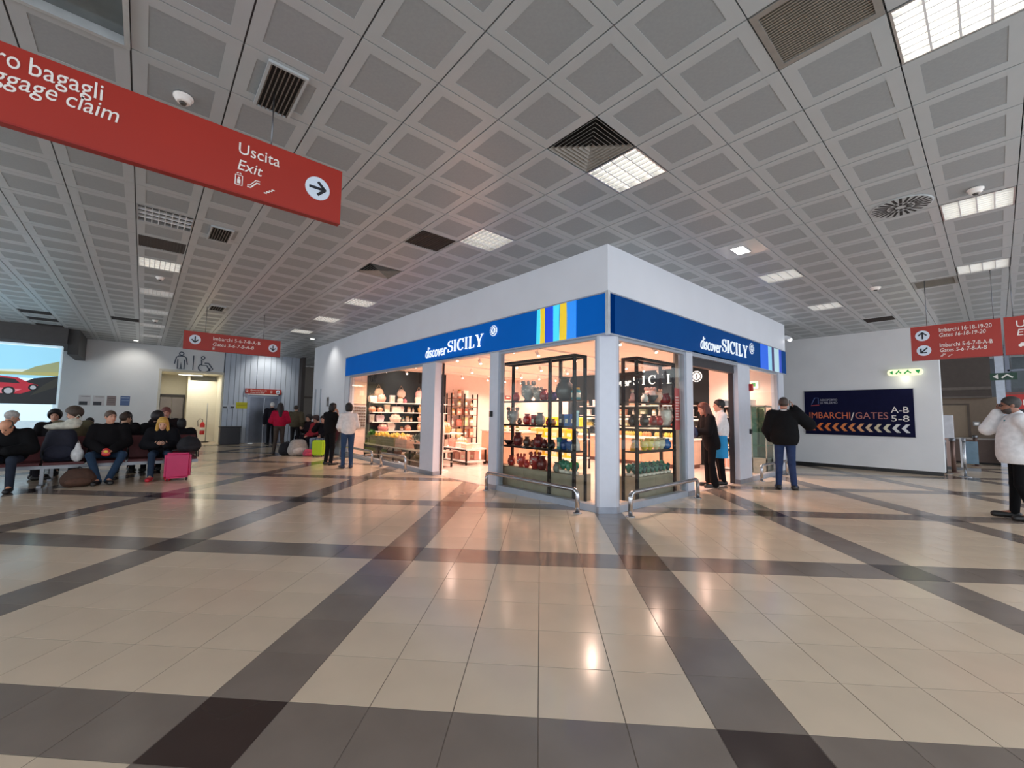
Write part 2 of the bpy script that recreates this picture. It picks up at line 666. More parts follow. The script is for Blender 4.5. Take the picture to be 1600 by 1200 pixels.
        for s_ in (-1, 1):
            fr.box((s_ * .156, 0, -.014), (.012, .194, .014))
            fr.box((0, s_ * .091, -.014), (.30, .012, .014))
        fr.build('frame', ALU, t)


def grille(lab, a0, a1, b0, b1, n):
    x0, x1 = CO[0] + CELL * b0, CO[0] + CELL * b1
    y0, y1 = CO[1] + CELL * a0, CO[1] + CELL * a1
    t = thing('ceiling_vent', lab, 'air vent', ((x0 + x1) / 2, (y0 + y1) / 2, H))
    w_, l_ = x1 - x0, y1 - y0
    MB().box((0, 0, -.004), (w_, l_, .007)).build('backing', mat((30, 26, 24), .8), t)
    fr = MB()
    for s_ in (-1, 1):
        fr.box((s_ * w_ / 2, 0, -.012), (.02, l_ + .02, .02))
        fr.box((0, s_ * l_ / 2, -.012), (w_ - .02, .02, .02))
    fr.build('frame', PANB, t)
    me = MB().box((0, 0, -.014), (.007, l_ - .02, .014)).mesh('slat', mat((120, 112, 104), .5, .3))
    for i in range(n):
        put('slat', me, t, (-w_ / 2 + w_ * (i + .5) / n, 0, 0))


grille('narrow slatted ceiling vent above the big red sign, beside the smoke detector', 2.06, 3.02, -2.72, -2.30, 8)
grille('small square slatted ceiling vent right of the left light lane', 8.15, 9.1, -2.68, -2.26, 8)
grille('far small square ceiling vent above the far red hanging sign', 17.1, 18.1, -1.8, -1.3, 6)


def detector(lab, a, b, r=.055):
    t = thing('smoke_detector', lab, 'smoke detector', (CO[0] + CELL * b, CO[1] + CELL * a, H))
    MB().lathe([(r * .75, -.055), (r, -.04), (r, -.02), (r * 1.25, -.018), (r * 1.25, -.001)], n=18).build('body', SIGNW, t)
    MB().lathe([(r * .35, -.07), (r * .5, -.056)], n=12).build('sensor', mat((70, 66, 62), .5), t)


detector('white smoke detector on the ceiling above the big red sign', 3.55, -3.47)
detector('white smoke detector above the nearest right-hand ceiling light', -3.5, 7.62)
detector('white smoke detector in the left light lane', 13.98, -3.46)
detector('white dome detector above the left end of the right red sign', -1.2, 13.8, .07)
detector('small dark detector at the far end of the left light lane', 22.6, -3.42)
for lab, px, py in (('small bright ceiling spotlight at the right end of the shop corner wall', 1222, 527), ('round dark downlight above the right shop front end', 1395, 548)):
    pass
# ------------------------------------------------------------------ hall walls
XR = 10.6
b = MB()
b.bb(XR, XR + .35, -2.76, 4.5, .10, H + .02)
wall_right = struct(b.build('wall_right', WALLW))
b = MB()
b.bb(XR + .03, XR + .32, -2.72, 4.5, 0, .10)
struct(b.build('baseboard_right', mat((26, 26, 28), .4)))
YB = 18.2
b = MB()
b.bb(-12.5, -4.57, YB, YB + .25, 0, H + .05)
b.bb(-4.57, -2.52, YB, YB + .25, 2.97, H + .05)
wall_back = struct(b.build('wall_back', WALLW))
# wash-room recess behind the back wall
CREAM = mat((224, 218, 200), .6, var=.02)
b = MB()
b.bb(-4.82, -4.57, YB + .25, 21.0, 0, 3.2)
b.bb(-2.52, -2.3, YB + .25, 21.0, 0, 3.2)
b.bb(-4.82, -2.3, 21.0, 21.2, 0, 3.2)
b.bb(-4.82, -2.3, YB + .25, 21.2, 3.0, 3.2)
struct(b.build('wall_recess', CREAM))
b = MB()
for s0, s1 in ((-4.65, -4.57), (-2.52, -2.44)):
    b.bb(s0, s1, YB - .03, YB, 0, 3.05)
b.bb(-4.57, -2.52, YB - .03, YB, 2.97, 3.05)
struct(b.build('trim_1', mat((214, 208, 192), .5)))
# grey double door at the back of the recess, left
dg = mat((150, 144, 146), .45, var=.04)
t = thing('door', 'x', 'door')
del t['label'], t['category']
t.name = 'door_1'
struct(t)
b = MB()
b.bb(-4.55, -3.62, 20.93, 20.99, 2.0, 2.12)
for x in (-4.55, -3.66):
    b.bb(x, x + .05, 20.93, 20.99, 0, 2.0)
b.build('frame', mat((70, 68, 70), .5), t)
for x in (-4.49, -4.07):
    d = MB().bb(x, x + .40, 20.95, 20.985, .01, 1.99).build('door_leaf', dg, t)
    MB().bb(x + (.34 if x < -4.2 else .03), x + (.37 if x < -4.2 else .06), 20.92, 20.95, .9, 1.1).build('handle', DSTEEL, d)
b = MB()
b.bb(-3.60, -3.52, 20.1, 21.0, 0, 3.0)
b.bb(-3.60, -2.52, 20.0, 20.1, 0, 2.75)
t = struct(b.build('wall_partition', mat((232, 226, 208), .55, var=.02)))
# lamp strip in the recess
t = thing('strip_light', 'lit ceiling strip light inside the wash-room recess', 'ceiling light', (-3.55, 19.6, 2.99))
MB().box((0, 0, -.02), (.9, .12, .03)).build('housing', WHITE, t)
MB().box((0, 0, -.04), (.84, .09, .012)).build('diffuser', mat((255, 246, 220), .4, emit=9), t)
lamp('AREA', 'recess_fill', (-3.4, 19.4, 2.9), 24, (1, .95, .82), 1.2, .8)  # added fill light, wider than the strip, to brighten the recess
# bluish slatted panel wall with the lift
YP = 18.0
PANW = mat((188, 198, 212), .5, var=.04, scale=2)
pw = MB()
pw.bb(-2.5, -1.56, YP + .05, YP + .4, 0, H + .02)
pw.bb(-.32, .45, YP + .05, YP + .4, 0, H + .02)
pw.bb(-1.56, -.32, YP + .05, YP + .4, 2.1, H + .02)
panel_wall = struct(pw.build('wall_panelled', mat((120, 128, 140), .6)))
edges = [-2.5, -2.32, -2.12, -1.94, -1.76, -1.56, -1.30, -1.02, -.76, -.54, -.32, -.12, .1, .28, .45]
for i in range(len(edges) - 1):
    x0, x1 = edges[i], edges[i + 1]
    z0 = 2.2 if -1.57 < x0 < -.33 else 0.02
    MB().bb(x0 + .008, x1 - .008, YP + .02 * (i % 2), YP + .05, z0, H + .01).build('wall_panel', PANW, panel_wall)
b = MB()
b.bb(.45, .6, YP - .4, YP + .4, 0, H + .02)
struct(b.build('trim_2', mat((66, 58, 54), .5)))
t = struct(bpy.data.objects.new('door_2', None))
COL.objects.link(t)
b = MB()
b.bb(-1.60, -1.50, YP - .03, YP + .06, 0, 2.12)
b.bb(-.38, -.28, YP - .03, YP + .06, 0, 2.12)
b.bb(-1.50, -.38, YP - .03, YP + .06, 2.02, 2.12)
b.build('frame', mat((150, 158, 172), .3, .8), t)
for x0 in (-1.50, -.94):
    MB().bb(x0 + .004, x0 + .556, YP + .05, YP + .09, .01, 2.02).build('lift_door_leaf', mat((128, 134, 146), .28, .85, var=.12, scale=3), t)
MB().bb(-.2, -.12, YP - .03, YP + .0, 1.0, 1.3).build('call_panel', DSTEEL, t)
# passage beyond the shop end
b = MB()
b.bb(-.6, 4, 22, 22.2, 0, H + .02)
struct(b.build('wall_passage', mat((158, 148, 138), .6, var=.04)))
b = MB()
b.bb(.9, 1.3, 21.9, 22, 0, 3.2)
b.bb(1.3, 2.4, 21.9, 22, 2.2, 2.3)
struct(b.build('trim_3', mat((110, 98, 90), .6)))
# end of the shop volume: white wall and ceiling-high bulkhead above the fascia
SHW = mat((226, 230, 238), .6, var=.02, scale=1.5)
b = MB()
b.bb(0, .2, 10.67, 13.96, 0, H + .02)
struct(b.build('wall_shop_left', SHW))
b = MB()
b.bb(0.0, .2, 0, 10.67, 3.255, H + .02)
struct(b.build('wall_shop_left_upper', SHW))
b = MB()
b.bb(.2, 7.95, 0, .2, 3.255, H + .02)
struct(b.build('wall_shop_right_upper', SHW))
b = MB()
b.bb(7.76, 7.95, .2, 13.96, 0, H + .02)
struct(b.build('wall_shop_right', SHW))
b = MB()
b.bb(0, 8, 13.96, 14.16, 0, H + .02)
struct(b.build('wall_shop_end', SHW))
b = MB()
b.bb(-.03, -.001, 13.7, 13.82, 0, 2.3)
b.bb(-.03, -.001, 13.1, 13.16, 0, 2.3)
struct(b.build('trim_4', mat((170, 178, 190), .5)))
# shop inside
SHIN = mat((236, 214, 202), .6, var=.02)
SHDK = mat((38, 46, 50), .7, spec=.2, var=.05)
b = MB()
b.bb(.2, 7.75, .2, 13.96, SHC, SHC + .06)
shop_ceiling = struct(b.build('ceiling', SHIN))
b = MB()
for i in range(13):
    for j in range(18):
        b.bb(.25 + i * .58, .25 + i * .58 + .575, .25 + j * .6, .25 + j * .6 + .595, SHC - .008, SHC)
o = b.build('shop_ceiling_tiles', SHIN, shop_ceiling)
o['kind'] = 'stuff'
b = MB()
b.bb(.2, .75, 10.62, 10.8, 0, SHC)
b.bb(3.93, 7.75, 10.62, 10.8, 0, SHC)
struct(b.build('wall_shop_back', SHIN))
b = MB()
b.bb(.75, 3.93, 10.6, 10.8, 0, SHC)
struct(b.build('wall_shop_dark', SHDK))
b = MB()
b.bb(7.70, 7.75, .2, 1.95, 0, SHC)
b.bb(7.70, 7.75, 7.5, 10.62, 0, SHC)
struct(b.build('wall_shop_side', SHIN))
b = MB()
b.bb(7.68, 7.75, 1.95, 7.5, 0, SHC)
dark_side = struct(b.build('wall_shop_dark', SHDK))

# ------------------------------------------------------------------ shop front posts, frames, glass
POST = mat((206, 212, 224), .35, .1, var=.02)


def post(n, poly, z1=2.62, base=True):
    t = struct(bpy.data.objects.new('trim_%d' % n, None))
    COL.objects.link(t)
    MB().hprism(poly, .0, z1).build('post', POST, t)
    if base:
        cx = sum(p[0] for p in poly) / len(poly)
        cy = sum(p[1] for p in poly) / len(poly)
        MB().hprism([(cx + (x - cx) * 1.08, cy + (y - cy) * 1.08) for x, y in poly], .0, .09).build('base_plate', mat((150, 156, 168), .3, .6), t)
    return t


R4 = lambda x0, x1, y0, y1: [(x0, y0), (x1, y0), (x1, y1), (x0, y1)]
post(5, [(.0, .15), (.2, .0), (.26, .0), (.26, .2), (.0, .2)])
p1 = post(6, R4(0, .16, 2.53, 2.78))
p2 = post(7, R4(0, .18, 4.84, 5.44))
p3 = post(8, R4(2.38, 2.62, 0, .16))
p4 = post(9, R4(4.72, 5.40, 0, .18))
post(10, R4(7.36, 7.75, 0, .18))
post(11, R4(0, .18, 10.28, 10.62))


def bay(n, axis, a0, a1, lab_z=2.58, kerb=True):
    """a glazed bay: axis 'y' lies in the plane x=.06, axis 'x' in y=.06"""
    t = struct(bpy.data.objects.new('window_%d' % n, None))
    COL.objects.link(t)
    B = (lambda m, p0, p1, q0, q1, z0, z1: m.bb(q0, q1, p0, p1, z0, z1)) if axis == 'y' else (lambda m, p0, p1, q0, q1, z0, z1: m.bb(p0, p1, q0, q1, z0, z1))
    f = MB()
    B(f, a0, a0 + .05, .02, .10, .1, 2.62)
    B(f, a1 - .05, a1, .02, .10, .1, 2.62)
    B(f, a0 + .05, a1 - .05, .02, .10, 2.56, 2.62)
    f.build('window_frame', GREYF, t)
    k = MB()
    B(k, a0, a1, .0, .12, .0, .10)
    k.build('window_sill', GREYF, t)
    g = MB()
    B(g, a0 + .05, a1 - .05, .055, .065, .1, 2.56)
    g.build('pane', glass_mat(), t)


bay(1, 'y', .2, 2.53)
bay(2, 'y', 5.44, 10.28)
bay(3, 'x', .26, 2.38)
bay(4, 'x', 5.40, 7.36)
# door heads with roller boxes
for n, axis, a0, a1 in ((3, 'y', 2.78, 4.84), (4, 'x', 2.62, 4.72)):
    t = struct(bpy.data.objects.new('door_%d' % n, None))
    COL.objects.link(t)
    f = MB()
    g = MB()
    if axis == 'y':
        f.bb(0, .18, a0, a1, 2.60, 2.66)
        g.bb(.19, .23, a1 - .04, a1, 0, 2.6)
    else:
        f.bb(a0, a1, 0, .18, 2.56, 2.66)
        g.bb(a0, a1, .08, .2, 2.40, 2.56)
        g.bb(a1 - .03, a1, .1, .2, 0, 2.4)
    f.build('door_frame', GREYF, t)
    g.build('roller_guide', mat((58, 56, 60), .5, .3), t)
# small devices on the posts
for lab, x, y, z, rz, c in (('small black sensor on the post left of the corner window', 0, 2.70, 1.42, FACE_X, (20, 20, 22)), ('small black sensor on the post right of the right doorway', 5.33, 0, 1.12, 0, (20, 20, 22))):
    t = thing('door_sensor', lab, 'sensor', (x, y, z), rz)
    MB().box((0, -.02, 0), (.06, .04, .11)).build('body', mat(c, .4), t)
    MB().ell((0, -.042, .02), (.015, .008, .015)).build('lens', mat((60, 60, 70), .1), t)
t = thing('alarm_box', 'red alarm box on the post right of the right doorway', 'alarm', (5.38, 0, 2.12), 0)
MB().box((0, -.03, 0), (.1, .06, .16)).build('body', mat((170, 20, 24), .4), t)
MB().box((0, -.065, .03), (.05, .012, .04)).build('lamp', mat((230, 90, 80), .3), t)

# ------------------------------------------------------------------ fascias
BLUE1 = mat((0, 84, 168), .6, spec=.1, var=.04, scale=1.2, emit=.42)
BLUE2 = mat((0, 66, 132), .6, spec=.1, var=.04, scale=1.2, emit=.16)  # unlit right panel; a faint glow is put into its colour
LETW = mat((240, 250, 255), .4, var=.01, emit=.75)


def sicily(parent, x, z, h, wd, m, y=-.012, thick=.02, sp=.06):
    """the serif capitals drawn letter by letter; each letter a child"""
    adv = wd / 5.05
    th, tn, sf = h * .165, h * .05, h * .055

    def I(o, xc):
        o.prism([(xc - th / 2, 0), (xc + th / 2, 0), (xc + th / 2, h), (xc - th / 2, h)], y - thick, y)
        for z0 in (0, h - sf):
            o.prism([(xc - th, z0), (xc + th, z0), (xc + th, z0 + sf), (xc - th, z0 + sf)], y - thick, y)

    def arc(cx, cz, rx, rz, a0, a1, n=14):
        return [(cx + rx * math.cos(math.radians(a0 + (a1 - a0) * i / n)), cz + rz * math.sin(math.radians(a0 + (a1 - a0) * i / n))) for i in range(n + 1)]
    xs = x
    for ch in 'SICILY':
        o = MB()
        if ch == 'S':
            w_ = adv * .78
            p = arc(w_ * .5, h * .74, w_ * .40, h * .215, 35, 270, 12) + arc(w_ * .5, h * .27, w_ * .42, h * .235, 90, -150, 12)[1:]
            ws = [tn + (th - tn) * math.sin(PI * i / (len(p) - 1)) ** 2 for i in range(len(p))]
            o.stroke(p, ws, y - thick, y)
            o.prism([(w_ * .86, h * .70), (w_ * .90, h * .70), (w_ * .90, h), (w_ * .84, h)], y - thick, y)
            o.prism([(w_ * .05, 0), (w_ * .1, 0), (w_ * .12, h * .3), (w_ * .07, h * .3)], y - thick, y)
        elif ch == 'I':
            w_ = adv * .52
            I(o, w_ * .5)
        elif ch == 'C':
            w_ = adv * 1.0
            p = arc(w_ * .55, h * .5, w_ * .44, h * .47, 40, 320, 20)
            ws = [tn + (th - tn) * math.sin(PI * i / (len(p) - 1)) ** 2 for i in range(len(p))]
            o.stroke(p, ws, y - thick, y)
            o.prism([(w_ * .88, h * .66), (w_ * .92, h * .66), (w_ * .92, h), (w_ * .86, h)], y - thick, y)
        elif ch == 'L':
            w_ = adv * .85
            I(o, w_ * .3)
            o.prism([(w_ * .3, 0), (w_ * .9, 0), (w_ * .95, h * .25), (w_ * .9, h * .25), (w_ * .8, sf), (w_ * .3, sf)], y - thick, y)
        else:
            w_ = adv * 1.05
            xc = w_ * .52
            o.prism([(xc - th / 2, 0), (xc + th / 2, 0), (xc + th / 2, h * .48), (xc - th / 2, h * .48)], y - thick, y)
            o.prism([(xc - th, 0), (xc + th, 0), (xc + th, sf), (xc - th, sf)], y - thick, y)
            o.prism([(xc - th / 2, h * .42), (xc + th / 2, h * .42), (w_ * .30, h), (w_ * .30 - th, h)], y - thick, y)
            o.prism([(xc, h * .42), (xc + tn * 1.4, h * .42), (w_ * .92, h), (w_ * .92 - tn, h)], y - thick, y)
            for xx in (w_ * .2, w_ * .88):
                o.prism([(xx - th, h - sf), (xx + th, h - sf), (xx + th, h), (xx - th, h)], y - thick, y)
        o.v = [(vx + xs, vy, vz + z) for vx, vy, vz in o.v]
        o.build('letter', m, parent)
        xs += w_ + adv * sp


def badge(parent, x, z, r, m, bg, y=-.012):
    o = MB()
    ring = [(x + r * math.cos(2 * PI * i / 24), z + r * math.sin(2 * PI * i / 24)) for i in range(24)]
    o.prism(ring, y - .012, y)
    e = o.build('emblem', m, parent)
    o = MB()
    ring = [(x + r * .74 * math.cos(2 * PI * i / 24), z + r * .74 * math.sin(2 * PI * i / 24)) for i in range(25)]
    o.stroke(ring, r * .16, y - .016, y - .011)
    for i in range(12):
        a = 2 * PI * i / 12
        o.stroke([(x + r * .8 * math.cos(a), z + r * .8 * math.sin(a)), (x + r * .98 * math.cos(a), z + r * .98 * math.sin(a))], r * .1, y - .016, y - .011)
    o.stroke([(x, z - r * .45), (x, z + r * .45)], r * .16, y - .016, y - .011)
    o.stroke([(x - r * .35, z - r * .1), (x, z + r * .3), (x + r * .35, z - r * .1)], r * .1, y - .016, y - .011)
    o.build('emblem_motif', bg, e)


def fascia(label, loc, rz, length, off, bm, stripes, tx, capx, bx, lm, dd):
    t = thing('shop_fascia', label, 'sign', loc, rz)
    MB().bb(0, length, -.0, .18, 2.62, 3.24).build('panel', bm, t)
    b = MB()
    b.bb(0, length, -.012, .0, 2.605, 2.63)
    b.bb(0, length, -.012, .0, 3.23, 3.25)
    b.build('edge_trim', GREYF, t)
    for (x0, x1, c, e, wv) in stripes:
        p = [(x0, 2.63)] + [(x1 + wv * math.sin(k * .5) * .5, 2.63 + .6 * k / 6) for k in range(7)] + [(x0 + (wv * .4), 3.23)]
        MB().prism(p, -.008, -.0).build('stripe', mat(c, .4, var=.02, emit=e), t)
    text(t, 'discover', tx[0], tx[1], .36, lm, y=-.02, shear=.22, width=tx[2], bold=.0, ext=.006)
    sicily(t, capx[0], capx[1], capx[2], capx[3], lm)
    badge(t, bx[0], bx[1], bx[2], lm, bm)
    return t


# left fascia: local x runs from the far end (Y=10.64) to the corner
L0 = 10.66
lx = lambda Y: L0 - Y
cy_, ye_, bl_, lb_ = (70, 220, 245), (232, 196, 40), (20, 70, 215), (40, 140, 240)
st = []
for a, b2, c, wv in ((1.49, 1.40, cy_, .03), (1.40, 1.285, ye_, .0), (1.285, 1.09, bl_, .0), (1.09, .95, cy_, -.03), (.95, .80, ye_, .03), (.80, .60, lb_, .0)):
    st.append((lx(a), lx(b2), c, .55, wv))
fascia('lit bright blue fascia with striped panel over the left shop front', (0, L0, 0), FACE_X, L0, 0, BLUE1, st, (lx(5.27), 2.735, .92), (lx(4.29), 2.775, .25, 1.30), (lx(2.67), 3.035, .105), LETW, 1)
st = []
for a, b2, c, e in ((6.10, 6.62, (20, 100, 230), .35), (6.62, 6.88, (150, 215, 240), .3), (6.88, 7.05, (60, 50, 110), .1), (7.05, 7.42, (190, 225, 235), .3), (7.42, 7.62, (30, 70, 200), .3)):
    st.append((a, b2, c, e, 0.))  # these stripes get a painted glow too, the panel is unlit
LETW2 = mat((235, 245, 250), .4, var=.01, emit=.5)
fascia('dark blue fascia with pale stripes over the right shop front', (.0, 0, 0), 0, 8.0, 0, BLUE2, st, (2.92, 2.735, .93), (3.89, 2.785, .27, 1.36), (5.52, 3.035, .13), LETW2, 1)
b = MB()
b.bb(-.022, .03, -.022, .03, 2.6, 3.26)
struct(b.build('trim_12', mat((196, 204, 214), .3, .5)))
# inner sign letters on the dark wall of the shop
t = thing('letter_sign', 'white illuminated letters on the dark wall inside the shop', 'sign', (7.68, 0, 0), FACE_X)
LI = mat((250, 248, 245), .4, var=.01, emit=1.2)
text(t, 'discover', -5.75, 2.50, .36, LI, y=-.03, shear=.2, width=1.15, bold=.008, ext=.008)
sicily(t, -4.52, 2.51, .30, 1.38, LI, y=-.02, sp=.42)
badge(t, -2.30, 2.68, .17, LI, SHDK, y=-.02)
# ------------------------------------------------------------------ people: one smooth surface per body, from a distance field
def _nz(v):
    v = np.array(v, float)
    return v / (np.linalg.norm(v) + 1e-12)


def field_mesh(prims, h, name):
    """prims in order: ('c',a,b,r1,r2,k) round cone; ('e',c,radii,R,k) ellipsoid; ('cut',n,c) keeps n.p<c. Returns verts, quads"""
    lo, hi = np.full(3, 9e9), np.full(3, -9e9)
    for p in prims:
        if p[0] == 'c':
            r = max(p[3], p[4])
            lo = np.minimum(lo, np.minimum(p[1], p[2]) - r); hi = np.maximum(hi, np.maximum(p[1], p[2]) + r)
        elif p[0] == 'e':
            r = max(p[2])
            lo = np.minimum(lo, np.array(p[1]) - r); hi = np.maximum(hi, np.array(p[1]) + r)
    lo -= 3 * h; hi += 3 * h
    n = np.ceil((hi - lo) / h).astype(int) + 1
    D = np.full(n, 1.0)
    ax = [lo[i] + h * np.arange(n[i]) for i in range(3)]
    for p in prims:
        if p[0] == 'cut':
            g = p[1][0] * ax[0][:, None, None] + p[1][1] * ax[1][None, :, None] + p[1][2] * ax[2][None, None, :] - p[2]
            D = np.maximum(D, g)
            continue
        if p[0] == 'c':
            a, b, r1, r2, k = np.array(p[1]), np.array(p[2]), p[3], p[4], p[5]
            r = max(r1, r2)
            bl, bh = np.minimum(a, b) - r - k - 2 * h, np.maximum(a, b) + r + k + 2 * h
        else:
            c, rd, Rm, k = np.array(p[1]), np.array(p[2]), p[3], p[4]
            r = max(rd)
            bl, bh = c - r - k - 2 * h, c + r + k + 2 * h
        i0 = np.maximum(0, np.floor((bl - lo) / h).astype(int)); i1 = np.minimum(n, np.ceil((bh - lo) / h).astype(int) + 1)
        X, Y, Z = np.meshgrid(ax[0][i0[0]:i1[0]], ax[1][i0[1]:i1[1]], ax[2][i0[2]:i1[2]], indexing='ij')
        if p[0] == 'c':
            ab = b - a
            L = ab @ ab + 1e-12
            t = np.clip(((X - a[0]) * ab[0] + (Y - a[1]) * ab[1] + (Z - a[2]) * ab[2]) / L, 0, 1)
            d = np.sqrt((X - a[0] - t * ab[0]) ** 2 + (Y - a[1] - t * ab[1]) ** 2 + (Z - a[2] - t * ab[2]) ** 2) - (r1 + t * (r2 - r1))
        else:
            P = np.stack([X - c[0], Y - c[1], Z - c[2]], -1)
            if Rm is not None:
                P = P @ Rm
            k0 = np.sqrt(((P / rd) ** 2).sum(-1)); k1 = np.sqrt(((P / (rd * rd)) ** 2).sum(-1)) + 1e-9
            d = k0 * (k0 - 1) / k1
        sl = (slice(i0[0], i1[0]), slice(i0[1], i1[1]), slice(i0[2], i1[2]))
        E = D[sl]
        if k > 0:
            q = np.clip(.5 + .5 * (E - d) / k, 0, 1)
            D[sl] = E * (1 - q) + d * q - k * q * (1 - q)
        else:
            D[sl] = np.minimum(E, d)
    I = D < 0
    N = n + 1
    tot = int(N[0] * N[1] * N[2])
    st = np.array([N[1] * N[2], N[2], 1])
    keys, poss, quads = [], [], []
    for a in range(3):
        s0, s1 = [slice(None)] * 3, [slice(None)] * 3
        s0[a], s1[a] = slice(0, -1), slice(1, None)
        cr = I[tuple(s0)] != I[tuple(s1)]
        idx = np.argwhere(cr)
        d0, d1 = D[tuple(s0)][cr], D[tuple(s1)][cr]
        pos = idx.astype(float)
        pos[:, a] += d0 / (d0 - d1)
        u, v = (a + 1) % 3, (a + 2) % 3
        q4 = []
        for o1, o2 in ((0, 0), (1, 0), (1, 1), (0, 1)):
            c = idx.copy()
            c[:, a] += 1
            c[:, u] += o1
            c[:, v] += o2
            kk = c @ st
            q4.append(kk)
            keys.append(kk)
            poss.append(pos)
        q = np.stack(q4, 1)
        fl = d0 > 0
        q[fl] = q[fl][:, ::-1]
        quads.append(q)
    keys = np.concatenate(keys)
    poss = np.concatenate(poss)
    uq, inv = np.unique(keys, return_inverse=True)
    cnt = np.bincount(inv)
    V = np.stack([np.bincount(inv, poss[:, i]) / cnt for i in range(3)], 1) * h + lo
    Q = np.searchsorted(uq, np.concatenate(quads))
    return V, Q


def field_obj(name, prims, h, m, parent, extra=None):
    V, Q = field_mesh(prims, h, name)
    me = bpy.data.meshes.new(name)
    vs, fs = V.tolist(), Q.tolist()
    mi = [0] * len(fs)
    mats = [m] if not isinstance(m, list) else m
    if extra is not None:
        o = len(vs)
        vs += extra.v
        fs += [[i + o for i in f] for f in extra.f]
        mi += extra.m
    me.from_pydata(vs, [], fs)
    for x in mats:
        me.materials.append(x)
    me.polygons.foreach_set('material_index', mi)
    me.polygons.foreach_set('use_smooth', [True] * len(fs))
    me.update()
    return put(name, me, parent)


def rotm(yaw=0., pitch=0., roll=0.):
    """head turn: yaw to the left, pitch down"""
    return np.array(Matrix.Rotation(yaw, 3, 'Z') @ Matrix.Rotation(-pitch, 3, 'X') @ Matrix.Rotation(roll, 3, 'Y'))


STAND = dict(pel=(0, 0, .96), chest=(0, 0, 1.27), neck=(0, -.01, 1.47), head=(0, .025, 1.63),
             shR=(.19, -.01, 1.41), elR=(.245, -.03, 1.13), wrR=(.25, .05, .89), hipR=(.09, 0, .92), knR=(.10, .025, .50), anR=(.105, -.02, .085), toR=(.13, .16, .045))
SIT = dict(pel=(0, 0, .55), chest=(0, .0, .86), neck=(0, .02, 1.06), head=(0, .06, 1.22),
           shR=(.19, .01, 1.0), elR=(.25, .05, .74), wrR=(.16, .27, .66), hipR=(.09, .03, .53), knR=(.13, .43, .53), anR=(.13, .42, .085), toR=(.15, .60, .045))


